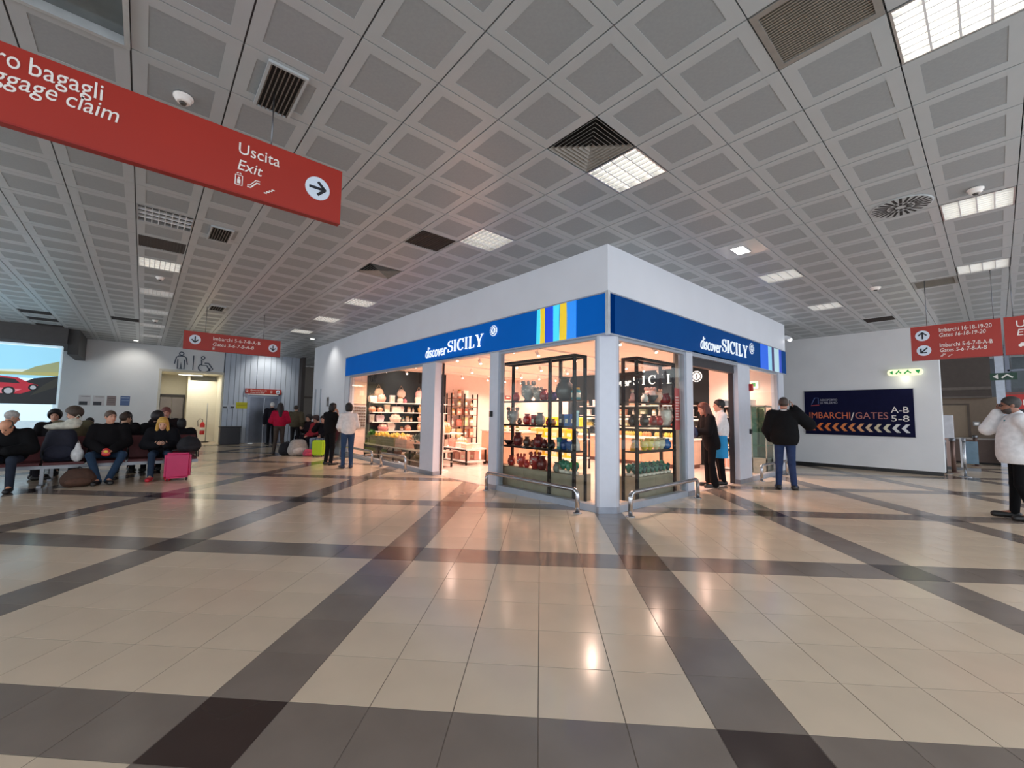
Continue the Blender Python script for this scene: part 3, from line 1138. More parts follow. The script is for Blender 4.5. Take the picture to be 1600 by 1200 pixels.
def person(label, loc, rz, h=1.74, base='stand', J=None, skin=(196, 150, 126), hair=(36, 26, 22), hairkind='short', top=(30, 30, 34), bottom=(40, 48, 66), shoe=(28, 26, 26),
           sleeve=1., bulk=.02, hem=None, flare=0., yaw=0., pitch=0., curl=.5, vox=.014, female=False, group=None, topname='jacket', beard=None, cat='person', fat=0.):
    s = h / 1.75
    B = dict(STAND if base == 'stand' else SIT)
    for k in list(B):
        if k.endswith('R'):
            B.setdefault(k[:-1] + 'L', (-B[k][0], B[k][1], B[k][2]))
    B.update(J or {})
    if female:
        for k in ('shR', 'shL'):
            B[k] = (B[k][0] * .88, B[k][1], B[k][2])
    g = {k: np.array(v, float) * s for k, v in B.items()}
    t = thing('person', label, cat, loc, rz, group)
    up = _nz(g['neck'] - g['pel'])
    rt = _nz(g['shR'] - g['shL'])
    rt = _nz(rt - up * (rt @ up))
    fw = np.cross(up, rt)
    TR = np.stack([rt, fw, up], 1)
    HR = TR0 = rotm(yaw, pitch)
    hc = g['head']
    hp = lambda x, y, z: hc + HR @ (np.array((x, y, z)) * s)
    E = lambda c, r, Rm=TR, k=.03: ('e', c, tuple(x * s for x in r), Rm, k * s)
    Cn = lambda a, b, r1, r2, k=.03: ('c', a, b, r1 * s, r2 * s, k * s)
    mid = lambda a, b, f: g[a] * (1 - f) + g[b] * f
    sk = mat(skin, .55, var=.05, scale=12)
    # --- the body
    P = [E(g['pel'], (.135, .10, .11)), E(mid('pel', 'neck', .30), (.125 + fat * .5, .095 + fat, .16)), E(mid('pel', 'neck', .66), (.15, .10, .18)), Cn(g['shL'], g['shR'], .055, .055, .05)]
    for q in 'LR':
        P += [Cn(g['sh' + q], g['el' + q], .046, .038), Cn(g['el' + q], g['wr' + q], .038, .026, .015)]
        P += [Cn(g['hip' + q], g['kn' + q], .075, .05), Cn(g['kn' + q], g['an' + q], .05, .035), Cn(g['an' + q], g['to' + q] * np.array((1, 1, 1)), .035, .026, .02)]
    P += [Cn(g['neck'] - up * .02 * s, hp(0, -.02, -.05), .06, .052, .02),
          ('e', hp(0, -.012, .035), tuple(x * s for x in (.074, .094, .088)), HR, .01), ('e', hp(0, .018, -.035), tuple(x * s for x in (.060, .072, .084)), HR, .02 * s),
          ('c', hp(0, .086, .012), hp(0, .104, -.024), .009 * s, .014 * s, .008), ('e', hp(.076, -.008, -.005), tuple(x * s for x in (.012, .022, .032)), HR, .004), ('e', hp(-.076, -.008, -.005), tuple(x * s for x in (.012, .022, .032)), HR, .004),
          ('e', hp(0, .06, -.10), tuple(x * s for x in (.03, .025, .02)), HR, .015)]
    X = MB()
    for q, sg in (('R', 1), ('L', -1)):
        hd = _nz(g['wr' + q] - g['el' + q]) if 'hd' + q not in g else _nz(g['hd' + q])
        pn = np.array((-sg, .15, 0.)) if 'pn' + q not in g else g['pn' + q]
        pn = _nz(pn - hd * (pn @ hd))
        sd = np.cross(hd, pn) * sg
        wr = g['wr' + q]
        P.append(('e', wr + hd * .048 * s, tuple(x * s for x in (.017, .040, .050)), np.stack([pn, sd, hd], 1), .012))
        for i, ln in enumerate((.068, .078, .072, .056)):
            b0 = wr + (hd * .078 + sd * (.030 - .020 * i)) * s
            d1 = _nz(hd * math.cos(curl * .6) + pn * math.sin(curl * .6))
            d2 = _nz(hd * math.cos(curl * 1.6) + pn * math.sin(curl * 1.6))
            X.tube([b0, b0 + d1 * ln * .55 * s, b0 + (d1 * .55 + d2 * .45) * ln * s], [.0095 * s, .0085 * s, .006 * s], 5)
        b0 = wr + (hd * .028 + sd * .030) * s
        d1 = _nz(hd * .55 + sd * .75 + pn * .25)
        X.tube([b0, b0 + d1 * .036 * s, b0 + (d1 * .036 + _nz(hd + pn * .5 + sd * .15) * .034) * s], [.012 * s, .010 * s, .007 * s], 5)
    for sg in (-1, 1):
        X.ell(hp(.031 * sg, .080, .008), (.008 * s,) * 3, 6, 1)
        c = hp(.031 * sg, .086, .028)
        X.ell(c, (.017 * s, .008 * s, .004 * s), 6, 2)
    X.ell(hp(0, .083, -.062), (.022 * s, .010 * s, .007 * s), 6, 3)
    field_obj('body', P, vox, [sk, mat((30, 22, 20), .2), mat(hair, .7), mat((150, 84, 78), .5)], t, X)
    # --- trousers
    bm_ = mat(bottom, .9, var=.12, scale=14, spec=.12)
    P = [E(g['pel'], (.150, .118, .115)), E(mid('pel', 'neck', .18), (.142 + fat * .4, .112 + fat, .09))]
    for q in 'LR':
        dn = _nz(g['an' + q] - g['kn' + q])
        P += [Cn(g['hip' + q], g['kn' + q], .090, .064), Cn(g['kn' + q], g['an' + q] + dn * .035 * s, .063, .050 + flare, .02)]
    P.append(('cut', np.array((0, 0, -1.)), -.03))
    field_obj('trousers', P, vox, bm_, t)
    # --- top
    tm = mat(top, .9, var=.10, scale=16, spec=.12)
    bk = bulk
    P = [E(mid('pel', 'neck', .32), (.142 + bk + fat * .6, .108 + bk + fat, .21), TR, .05), E(mid('pel', 'neck', .64), (.165 + bk, .112 + bk + fat * .4, .21), TR, .09), Cn(g['shL'], g['shR'], .062 + bk * .6, .062 + bk * .6, .05),
         Cn(g['neck'] - up * .05 * s, g['neck'] + up * .02 * s, .085, .068, .03)]
    if hem is not None:
        P += [E(g['pel'] + up * (hem + .16) * s, (.160 + bk * 1.2 + fat * .5, .124 + bk + fat * .9, .24), TR, .09)]
    for q in 'LR':
        P += [Cn(g['sh' + q], g['el' + q], .058 + bk, .050 + bk)] if sleeve > .5 else [Cn(g['sh' + q], mid('sh' + q, 'el' + q, .6), .058 + bk, .056 + bk)]
        if sleeve > .5:
            P += [Cn(g['el' + q], mid('el' + q, 'wr' + q, .96), .050 + bk, .040 + bk * .7)]
    if hem is not None:
        P += [('cut', -up, -(g['pel'] @ up) - (hem + .02) * s)]
        # the cut must spare forearms hanging lower: add them again
        if sleeve > .5:
            for q in 'LR':
                P += [Cn(g['el' + q], mid('el' + q, 'wr' + q, .96), .050 + bk, .040 + bk * .7, .01)]
    field_obj(topname, P, vox, tm, t)
    # --- shoes
    sm = mat(shoe, .45, var=.05)
    for q in 'LR':
        an, to = g['an' + q], g['to' + q]
        z = max(.03 * s, min(an[2], to[2]))
        a = an * np.array((1, 1, 0)) + np.array((0, 0, .045 * s + (an[2] - .085 * s)))
        b = to * np.array((1, 1, 0)) + np.array((0, 0, .036 * s + (to[2] - .045 * s)))
        field_obj('shoe', [Cn(a - _nz(b - a) * .03 * s, b, .050, .045), Cn(a, an + np.array((0, 0, .03 * s)), .042, .040, .02), ('cut', np.array((0, 0, -1.)), -.004 - max(0, min(an[2] - .085 * s, to[2] - .045 * s)))], .012, sm, t)
    # --- hair
    hm = mat(hair, .6, var=.25, scale=30)
    HN = lambda n: HR @ _nz(n)
    if hairkind != 'bald':
        big = {'short': .0, 'bob': .012, 'long': .012, 'curly': .035, 'hat': .01, 'fringe': 0., 'bun': .006}[hairkind]
        P = [('e', hp(0, -.018, .036), tuple((x + big) * s for x in (.083, .103, .098)), HR, 0)]
        n = HN((0, .75, -.66))
        c_ = {'hat': .03}.get(hairkind, .022)
        P.append(('cut', n, n @ hc + c_ * s))
        if hairkind == 'fringe':
            n = HN((0, .2, 1))
            P.append(('cut', n, n @ hc + .045 * s))
        if hairkind == 'bob':
            P += [('e', hp(0, -.035, -.03), tuple(x * s for x in (.095, .085, .10)), HR, .02)]
            n = HN((0, 1, 0))
            P.append(('cut', n, n @ hc + .03 * s))
        if hairkind == 'long':
            P += [('c', hp(0, -.055, 0), g['neck'] - fw * .10 * s - up * .16 * s, .085 * s, .07 * s, .03), ('c', hp(.075, -.01, 0), g['neck'] + rt * .10 * s + fw * .05 * s - up * .10 * s, .03 * s, .035 * s, .02),
                  ('c', hp(-.075, -.01, 0), g['neck'] - rt * .10 * s + fw * .05 * s - up * .10 * s, .03 * s, .035 * s, .02)]
        if hairkind == 'bun':
            P += [('e', hp(0, -.10, .07), tuple(x * s for x in (.05, .05, .05)), HR, .01)]
        field_obj('hair' if hairkind != 'hat' else 'cap', P, max(.010, vox * .8), hm, t)
    if beard:
        P = [('e', hp(0, .02, -.06), tuple(x * s for x in (.066, .078, .066)), HR, 0), ('cut', HN((0, -1, 0)), HN((0, -1, 0)) @ hc - .01 * s), ('cut', HN((0, .3, 1)), HN((0, .3, 1)) @ hc - .03 * s)]
        field_obj('beard', P, .010, mat(beard, .7), t)
    return t, g, hp, s


def hold(t, n, mb, m):
    return mb.build(n, m, t)
# ------------------------------------------------------------------ hanging signs
CIRC = lambda x, z, r, n=24: [(x + r * math.cos(2 * PI * i / n), z + r * math.sin(2 * PI * i / n)) for i in range(n)]
ARK = mat((24, 26, 36), .5)
DISC = mat((214, 226, 240), .45, var=.01)


def arrow(parent, x, z, r, ang):
    o = MB()
    o.prism(CIRC(x, z, r), -.008, -.001)
    d = o.build('arrow_disc', DISC, parent)
    o = MB()
    c, s = math.cos(ang), math.sin(ang)
    R2 = lambda a, b: (x + a * c - b * s, z + a * s + b * c)
    o.stroke([R2(-.68 * r, 0), R2(.55 * r, 0)], r * .22, -.013, -.008)
    o.stroke([R2(.0 * r, .58 * r), R2(.62 * r, -.02 * r)], r * .22, -.013, -.008)
    o.stroke([R2(.0 * r, -.58 * r), R2(.62 * r, .02 * r)], r * .22, -.0131, -.008)
    o.build('arrow', ARK, d)


def icons(parent, x, z, s, kinds):
    for k in kinds:
        o = MB()
        if k == 'lift':
            o.stroke([(x, z), (x + s * .6, z), (x + s * .6, z + s), (x, z + s), (x, z)], s * .09, -.006, -.001)
            o.prism(CIRC(x + s * .3, z + s * .72, s * .1, 10), -.006, -.001)
            o.prism([(x + s * .16, z + s * .15), (x + s * .44, z + s * .15), (x + s * .44, z + s * .58), (x + s * .16, z + s * .58)], -.006, -.001)
            o.stroke([(x + s * .1, z + s * 1.15), (x + s * .25, z + s * 1.25)], s * .09, -.006, -.001)
            o.stroke([(x + s * .35, z + s * 1.25), (x + s * .5, z + s * 1.15)], s * .09, -.006, -.001)
            x += s * 1.05
        elif k == 'escalator':
            o.stroke([(x, z + .1 * s), (x + s * .3, z + .1 * s), (x + s * .8, z + s * .75), (x + s * 1.1, z + s * .75)], s * .12, -.006, -.001)
            o.stroke([(x, z + .3 * s), (x + s * .22, z + .32 * s), (x + s * .72, z + s), (x + s * 1.1, z + s)], s * .08, -.006, -.001)
            x += s * 1.5
        elif k == 'stairs':
            p = []
            for i in range(4):
                p += [(x + s * .24 * i, z + s * .18 * i), (x + s * .24 * (i + 1), z + s * .18 * i)]
            o.stroke(p, s * .12, -.006, -.001)
            x += s * 1.3
        elif k == 'car':
            o.prism([(x, z + s * .2), (x + s * 1.1, z + s * .2), (x + s * 1.1, z + s * .55), (x + s * .85, z + s * .6), (x + s * .7, z + s * .85), (x + s * .3, z + s * .85), (x + s * .15, z + s * .6), (x, z + s * .5)], -.006, -.001)
            for q in (.25, .85):
                o.prism(CIRC(x + s * q, z + s * .18, s * .13, 10), -.0061, -.001)
            x += s * 1.5
        o.build('pictogram', SIGNW, parent)


def red_sign(label, loc, rz, w_, h_, hang=(.2, .8), thick=.06):
    t = thing('hanging_sign', label, 'sign', loc, rz)
    MB().bb(0, w_, 0, thick, 0, h_).build('panel', RED, t)
    b = MB()
    b.bb(0, w_, -.001, thick + .001, -.012, 0)
    b.build('bottom_rail', mat((150, 36, 30), .4), t)
    for f in hang:
        MB().tube([(w_ * f, thick / 2, h_), (w_ * f, thick / 2, H - loc[2])], .006, 6).build('hanging_rod', DSTEEL, t)
    return t


# big baggage-claim sign, hung across the view at y=0
t = red_sign('big red hanging sign with a right-pointing arrow, nearest the camera', (-6.62, 0, 3.045), 0, 2.75, .465)
sx = lambda px, py: atY(px, py, 0)[0] + 6.62
sz = lambda px, py: atY(px, py, 0)[2] - 3.045
text(t, 'bagagli', sx(44, 125), sz(160, 158), .155, SIGNW, width=sx(160, 158) - sx(44, 125), y=-.004)
text(t, 'Ritiro', sx(30, 118) - .24, sz(160, 158), .155, SIGNW, width=.24, y=-.004)
text(t, 'claim', sx(103, 165), sz(185, 193), .145, SIGNW, width=sx(185, 193) - sx(103, 165), shear=.18, y=-.004)
text(t, 'Baggage', sx(89, 160) - .37, sz(185, 193), .145, SIGNW, width=.37, shear=.18, y=-.004)
xu = sx(373, 235)
text(t, 'Uscita', xu, sz(375, 240), .125, SIGNW, width=sx(437, 258) - xu, y=-.004)
text(t, 'Exit', xu + .0, sz(371, 264), .115, SIGNW, width=sx(410, 270) - xu, shear=.18, y=-.004)
icons(t, xu - .01, sz(370, 288), .075, ['lift', 'escalator', 'stairs'])
arrow(t, sx(496, 295), sz(496, 295), .098, 0)
# far sign over the left aisle
t = red_sign('red hanging sign with two down arrows over the left aisle', (-4.43, 9.0, 2.88), 0, 2.08, .43)
arrow(t, .22, .235, .115, -PI / 2)
arrow(t, 1.90, .215, .105, -PI / 2)
text(t, 'Imbarchi 5-6-7-8-A-B', .58, .265, .125, SIGNW, width=1.02, y=-.004)
text(t, 'Gates 5-6-7-8-A-B', .58, .125, .12, SIGNW, width=.88, shear=.18, y=-.004)
icons(t, .58, .03, .06, ['lift'])
# signs on the right, facing the camera
t = red_sign('red hanging sign with up and down-left arrows, left one of the right pair', (5.5, -2.72, 2.515), FACE_X, 1.09, .61, (.2, .93))
arrow(t, .155, .435, .095, PI / 2)
arrow(t, .165, .165, .095, -PI * .75)
text(t, 'Imbarchi 16-18-19-20', .37, .475, .10, SIGNW, width=.62, y=-.004)
text(t, 'Gates 16-18-19-20', .37, .385, .095, SIGNW, width=.55, shear=.18, y=-.004)
text(t, 'Imbarchi 5-6-7-8-A-B', .37, .205, .10, SIGNW, width=.62, y=-.004)
text(t, 'Gates 5-6-7-8-A-B', .37, .115, .095, SIGNW, width=.55, shear=.18, y=-.004)
icons(t, .37, .03, .06, ['escalator', 'stairs'])
t = red_sign('red hanging Uscita Exit sign, right one of the right pair', (5.5, -3.84, 2.515), FACE_X, 1.3, .61, (.08, .8))
text(t, 'Uscita', .12, .43, .16, SIGNW, y=-.004)
text(t, 'Exit', .12, .295, .15, SIGNW, shear=.18, y=-.004)
icons(t, .14, .10, .09, ['car', 'lift'])
# small sign over the lift
t = thing('lift_sign', 'small red sign fixed above the lift door', 'sign', (-1.72, YP - .09, 2.19), 0)
MB().bb(0, 1.42, 0, .06, 0, .22).build('panel', RED, t)
text(t, 'Piano imbarchi', .2, .12, .085, SIGNW, width=.62, y=-.004)
text(t, 'Departures floor', .2, .03, .08, SIGNW, width=.55, shear=.18, y=-.004)
arrow(t, 1.28, .11, .085, -PI / 2)
icons(t, .04, .06, .1, ['lift'])
icons(t, .98, .05, .1, ['lift'])
MB().bb(0.1, 1.3, .0, .06, -.05, -.012).build('light_strip', SIGNW, t)

# ------------------------------------------------------------------ gates board on the right wall
NAVY = mat((18, 20, 52), .5, var=.1, spec=.08)
t = thing('gates_board', 'navy gates board with orange to white chevrons on the right wall', 'sign', (XR, .25, 0), FACE_X)
BW, Z0, Z1 = 2.49, .985, 2.285
MB().bb(0, BW, -.04, -.001, Z0, Z1).build('panel', NAVY, t)
bo = MB()
bo.bb(-.01, BW + .01, -.035, -.001, Z0 - .012, Z0)
bo.bb(-.01, BW + .01, -.035, -.001, Z1, Z1 + .012)
bo.build('edge', mat((14, 14, 30), .5), t)
ys = -.044
OR_ = [(232, 112, 44), (232, 116, 48), (230, 124, 56), (226, 130, 66), (226, 132, 70), (224, 140, 80), (222, 158, 112), (218, 190, 158), (214, 200, 168), (214, 208, 184), (220, 222, 220), (222, 226, 228)]
x0 = .10
for i in range(12):
    xx = x0 + i * .193
    o = MB()
    zc, hh, tt = 1.205, .115, .085
    o.prism([(xx, zc), (xx + hh * .8, zc + hh), (xx + hh * .8 + tt, zc + hh), (xx + tt, zc), (xx + hh * .8 + tt, zc - hh), (xx + hh * .8, zc - hh)], ys - .004, ys)
    o.build('chevron', mat(OR_[i], .5, var=.02), t)
text(t, 'IMBARCHI', .12, 1.46, .27, mat((214, 110, 70), .5), y=ys, width=1.0)
text(t, '/', 1.13, 1.42, .32, SIGNW, y=ys)
text(t, 'GATES', 1.24, 1.46, .27, mat((178, 112, 104), .5), y=ys, width=.72)
text(t, 'A-B', 2.02, 1.635, .24, SIGNW, y=ys, width=.37)
text(t, '5-8', 2.02, 1.40, .24, SIGNW, y=ys, width=.37)
text(t, 'AEROPORTO', .40, 1.985, .09, mat((170, 172, 186), .5), y=ys, width=.43)
text(t, 'DI PALERMO', .40, 1.90, .085, mat((170, 172, 186), .5), y=ys, width=.43)
o = MB()
o.stroke([(.18, 1.88), (.27, 2.08), (.36, 2.08), (.36, 1.90)], .02, ys - .003, ys)
o.build('logo_outline', mat((74, 96, 150), .5), t)
o = MB()
o.stroke([(.17, 1.845), (.38, 1.865)], .018, ys - .003, ys)
o.build('logo_underline', mat((190, 70, 70), .5), t)
# exit lamp above it
t = thing('exit_sign', 'lit green and white emergency exit lamp on the right wall above the board', 'exit sign', (XR, -1.73, 2.74), FACE_X)
o = MB()
z1 = .085
pl = [(.085 + .07 * math.cos(a), .085 * math.sin(a)) for a in [PI / 2 + PI * i / 8 for i in range(9)]] + [(.66 + .07 * math.cos(a), .085 * math.sin(a)) for a in [-PI / 2 + PI * i / 8 for i in range(9)]]
o.prism(pl, -.10, -.001)
o.build('lamp_body', mat((240, 244, 200), .4, var=.02, emit=.8), t)
GRN = mat((20, 150, 70), .4, var=.02, emit=.5)
for a, b2 in ((.06, .13), (.19, .30), (.36, .50), (.58, .68)):
    o = MB()
    if a < .1:
        o.prism([(a, 0), (b2, .055), (b2, -.055)], -.106, -.10)
    elif a > .5:
        o.prism([(a, .05), (b2, .05), (b2 - .03, -.05), (a + .03, -.02)], -.106, -.10)
    else:
        o.stroke([(a, -.04), ((a + b2) / 2, .03), (b2, -.03)], .035, -.106, -.10)
        o.prism(CIRC((a + b2) / 2 + .01, .05, .018, 8), -.106, -.10)
    o.build('pictogram', GRN, t)
lamp('AREA', 'exit_lamp_glow', (XR - .16, -2.1, 2.62), 1.3, (1, .95, .7), .5, .06, (0, math.radians(-25), 0))

# ------------------------------------------------------------------ back wall: screen, posters, pictograms
t = thing('advert_screen', 'large bright advertising screen showing a red car, far left', 'screen', (-11.6, 15.5, 0), 0)
SW, S0, S1 = 4.53, .72, 3.345
EM = lambda c, e=1.0: mat(c, .5, var=.02, emit=e, scale=2)
MB().bb(0, SW, 0, .25, S0, S1).build('housing', mat((190, 214, 226), .4, emit=.5), t)
b = MB()
b.bb(.0, SW - .10, -.012, -.0, 1.02, S1 - .06)
b.build('white_border', EM((205, 232, 245), .85), t)
ps = -.016
gx = lambda px, py: atY(px, py, 15.48)[0] + 11.6
gz = lambda px, py: atY(px, py, 15.48)[2]
SR, SB, ST = gx(90, 600), 1.52, S1 - .08
pic = lambda name, poly, c, e, d: MB().prism(poly, ps - d, ps - d + .003).build(name, EM(c, e), t)
pic('picture_sky', [(.05, 2.3), (SR, 2.3), (SR, ST), (.05, ST)], (140, 200, 225), .8, 0)
pic('picture_haze', [(.05, 2.3), (SR, 2.42), (SR, 2.62), (3.0, 2.5), (.05, 2.5)], (196, 212, 200), .7, .004)
pic('picture_hill', [(SR - .75, 2.48), (SR - .5, 2.66), (SR - .15, 2.80), (SR, 2.86), (SR, 2.45)], (150, 160, 120), .5, .006)
pic('picture_field', [(.05, 2.32), (SR, 2.40), (SR, 2.52), (SR - .6, 2.48), (.05, 2.42)], (170, 170, 110), .5, .008)
pic('picture_road', [(.05, SB), (SR, SB), (SR, 2.40), (SR - .5, 2.30), (SR - .9, 2.05), (.05, 1.95)], (34, 38, 42), .28, .010)
pic('picture_verge', [(SR - .55, SB + .25), (SR, SB + .55), (SR, 2.36), (SR - .3, 2.1)], (52, 54, 48), .3, .012)
cx, cz = SR - .62, 1.98
pic('picture_car_body', [(cx - 1.2, cz - .14), (cx - .12, cz - .16), (cx + .16, cz - .02), (cx + .22, cz + .12), (cx + .02, cz + .18), (cx - .2, cz + .32), (cx - .55, cz + .36), (cx - .9, cz + .3), (cx - 1.3, cz + .14)], (176, 40, 58), .45, .014)
pic('picture_car_flank', [(cx - 1.2, cz - .14), (cx - .3, cz - .16), (cx - .1, cz - .02), (cx - .9, cz + .02)], (214, 120, 132), .45, .016)
pic('picture_car_window', [(cx - .82, cz + .17), (cx - .14, cz + .15), (cx - .26, cz + .28), (cx - .55, cz + .31)], (30, 36, 46), .2, .017)
for wx in (-.36, .12):
    pic('picture_wheel', CIRC(cx + wx, cz - .08 + (.12 if wx > 0 else 0), .13 if wx < 0 else .1), (22, 24, 28), .2, .019)
    pic('picture_wheel_rim', CIRC(cx + wx, cz - .08 + (.12 if wx > 0 else 0), .085 if wx < 0 else .06), (170, 176, 184), .4, .021)
MB().bb(-.1, SW + .0, .02, .3, 0, .72).build('plinth', mat((60, 62, 66), .5), t)
# dark bulkhead with side bracket around the screen head
b = MB()
b.bb(-12.5, -7.0, 15.7, 18.2, 3.45, H)
b.bb(-7.0, -6.75, 15.9, 18.2, 3.15, H)
struct(b.build('wall_bulkhead', mat((64, 62, 62), .6)))


def paper(label, x, z, w_, h_, c, y, bands, name='notice', cat='notice'):
    t = thing(name, label, cat, (x, y, z), 0)
    MB().bb(0, w_, -.008, -.001, 0, h_).build('sheet', mat(c, .5, var=.03), t)
    for (x0, x1, z0, z1, cc) in bands:
        MB().bb(x0 * w_, x1 * w_, -.012, -.008, z0 * h_, z1 * h_).build('print', mat(cc, .5, var=.25, scale=20), t)
    return t


WG, DK = (206, 202, 204), (60, 60, 66)
paper('leftmost white notice with a dark photo on the back wall', -6.83, 1.53, .31, .37, WG, YB, [(.05, .75, .03, .38, DK), (.2, .95, .84, .9, (150, 146, 146))])
paper('second white notice with a dark photo on the back wall', -6.46, 1.53, .31, .37, WG, YB, [(.05, .75, .03, .38, DK), (.2, .95, .84, .9, (150, 146, 146))])
paper('brownish grey notice, third on the back wall', -6.09, 1.54, .25, .36, (140, 124, 122), YB, [(.1, .9, .7, .75, (90, 80, 80)), (.1, .9, .5, .54, (90, 80, 80)), (.1, .9, .3, .34, (90, 80, 80))])
paper('blue notice, rightmost of four on the back wall', -5.72, 1.55, .27, .36, (84, 106, 150), YB, [(.06, .94, .78, .86, (170, 186, 210)), (.1, .9, .5, .56, (140, 160, 196))])
paper('left small white notice beside the lift', -2.49, 1.51, .2, .16, (196, 204, 214), YP, [(.05, .7, .08, .5, DK)])
paper('right small white notice beside the lift', -2.22, 1.52, .2, .16, (196, 204, 214), YP, [(.05, .7, .08, .5, DK)])
paper('yellow notice left of the lift door', -2.02, 1.52, .45, .27, (196, 190, 30), YP, [(.08, .9, .7, .78, (120, 116, 30)), (.08, .9, .45, .52, (120, 116, 30))])
# wash-room pictograms: outlined man, bar, wheelchair user
t = thing('washroom_pictograms', 'dark outline pictograms of a man and a wheelchair user above the recess', 'sign', (-4.25, YB, 3.06), 0)
b = MB()
ST_ = lambda p, w_=.035: b.stroke(p, w_, -.02, -.001)
ST_(CIRC(.26, .66, .07, 12) + CIRC(.26, .66, .07, 12)[:1])
ST_([(.05, .22), (.10, .50), (.17, .56), (.35, .56), (.42, .50), (.47, .22)])
ST_([(.15, .42), (.15, .03), (.24, .03), (.26, .3), (.28, .03), (.37, .03), (.37, .42)])
b.build('man_outline', mat((60, 74, 92), .5), t)
b = MB()
ST_([(.66, .02), (.66, .62)], .03)
b.build('divider', mat((60, 74, 92), .5), t)
b = MB()
ST_(CIRC(.98, .56, .06, 12) + CIRC(.98, .56, .06, 12)[:1])
ST_([(.93, .48), (.95, .24), (1.12, .24), (1.24, .02), (1.34, .10), (1.18, .34), (1.04, .34)], .04)
ST_([(1.04 + .2 * math.cos(math.radians(a)), .14 + .17 * math.sin(math.radians(a))) for a in range(120, 380, 20)], .035)
b.build('wheelchair_outline', mat((60, 74, 92), .5), t)

# fire extinguisher on a stand with a tall signpost
t = thing('fire_extinguisher', 'red fire extinguisher on a stand with a thin pole inside the recess', 'fire extinguisher', (-2.95, 19.6, 0))
MB().lathe([(.22, 0), (.22, .03), (.05, .05)], n=16).build('stand_base', mat((50, 46, 44), .5), t)
MB().tube([(.08, 0, .03), (.08, 0, 1.75)], .014).build('pole', DSTEEL, t)
MB().lathe([(.085, .35), (.09, .38), (.09, .80), (.05, .88), (.03, .9)], (-.06, 0, 0), 14).build('cylinder', mat((196, 40, 44), .3), t)
MB().lathe([(.092, .52), (.092, .66)], (-.06, 0, 0), 14).build('label_band', mat((220, 214, 206), .5), t)
MB().tube([(-.06, 0, .9), (-.06, 0, 1.0), (-.16, 0, 1.05), (-.24, 0, .95), (-.22, 0, .7)], .014, 6).build('hose', BLACK, t)
# black box planter / bin by the panelled wall
t = thing('bin', 'black box-shaped bin standing by the bluish panelled wall', 'bin', (-2.23, 17.66, 0))
MB().bb(-.36, .36, -.22, .22, .03, .72).build('body', mat((40, 40, 46), .4, var=.1), t)
MB().bb(-.38, .38, -.24, .24, .72, .76).build('lid', mat((30, 30, 34), .4), t)
MB().bb(-.34, .34, -.2, .2, 0, .03).build('plinth', BLACK, t)
# notice on the shop end wall
t = thing('notice', 'small dark notice on the white shop end wall', 'notice', (0, 12.4, 1.62), FACE_X)
MB().bb(0, .22, -.02, -.001, 0, .34).build('sheet', mat((120, 120, 124), .5, var=.3, scale=20), t)
MB().bb(.02, .20, -.024, -.02, .2, .3).build('print', mat((70, 70, 76), .5), t)

# wall-washing downlights
for lab, loc, tgt, pw in (('recessed downlight washing the panelled wall above the lift', (-.95, 16.9, H), (-.95, 18, 2.9), 105), ('recessed downlight washing the shop end wall', (-.75, 11.9, H), (0, 11.8, 2.7), 45),
                          ('recessed downlight washing the back wall near the posters', (-5.4, 17.2, H), (-5.4, 18.2, 2.6), 52)):
    t = thing('downlight', lab, 'ceiling light', loc)
    MB().lathe([(.09, -.012), (.09, -.001)], n=18).build('ring', ALU, t)
    MB().lathe([(.065, -.016), (.065, -.012)], n=16).build('lens', mat((255, 252, 240), .4, emit=8), t)
    d = Vector(tgt) - Vector(loc)
    lamp('SPOT', 'downlight_beam', (loc[0], loc[1], loc[2] - .03), pw, (1, .95, .86), .04, None, d.to_track_quat('-Z', 'Y').to_euler(), 100, .8)
t = thing('downlight', 'small bright spotlight at the right end of the shop corner wall', 'ceiling light', (8.25, .0, 3.62))
MB().bb(-.3, .1, -.05, .05, -.02, .06).build('bracket', WHITE, t)
MB().lathe([(.07, -.06), (.09, -.02), (.07, .02)], (-.2, -.06, 0), 12).build('lamp_head', WHITE, t)
MB().ell((-.2, -.1, -.05), (.05, .05, .05), 10).build('bulb', mat((255, 255, 250), .4, emit=14), t)

# ------------------------------------------------------------------ gate area beyond the right wall
XG = 18.0
b = MB()
b.bb(XG, XG + .2, -12, 5, 0, 2.33)
struct(b.build('wall_gates', mat((196, 176, 156), .6, var=.04)))
b = MB()
b.bb(XG - .3, XG + .1, -3.62, 5, 2.33, H + .02)
struct(b.build('wall_gates_upper', mat((116, 104, 98), .6, var=.05)))
b = MB()
b.bb(XG - .34, XG - .30, -3.62, 5, 2.60, 2.70)
b.bb(XG - .34, XG - .30, -3.62, 5, 2.30, 2.36)
struct(b.build('trim_13', mat((150, 138, 130), .6)))
t = struct(bpy.data.objects.new('door_5', None))
COL.objects.link(t)
MB().bb(XG - .05, XG - .01, -2.98, -1.5, .02, 2.04).build('door_leaf', mat((206, 184, 158), .5, var=.03), t)
b = MB()
b.bb(XG - .07, XG, -3.05, -2.98, 0, 2.1)
b.bb(XG - .07, XG, -2.98, -1.5, 2.04, 2.1)
b.build('door_frame', mat((140, 124, 112), .5), t)
t = thing('wall_switch', 'small white switch panel on the beige gate wall', 'switch', (XG, -3.2, 1.36), FACE_X)
MB().bb(-.09, .09, -.02, -.001, -.08, .08).build('plate', WHITE, t)
MB().bb(-.05, .05, -.026, -.02, -.04, .04).build('rocker', mat((235, 235, 235), .3, emit=.4), t)
t = thing('gate_counter', 'low brown counter standing in front of the beige gate wall', 'counter', (16.6, -3.55, 0), FACE_X)
MB().bb(-.9, .9, 0, .6, .05, .82).build('body', mat((120, 100, 92), .5, var=.06), t)
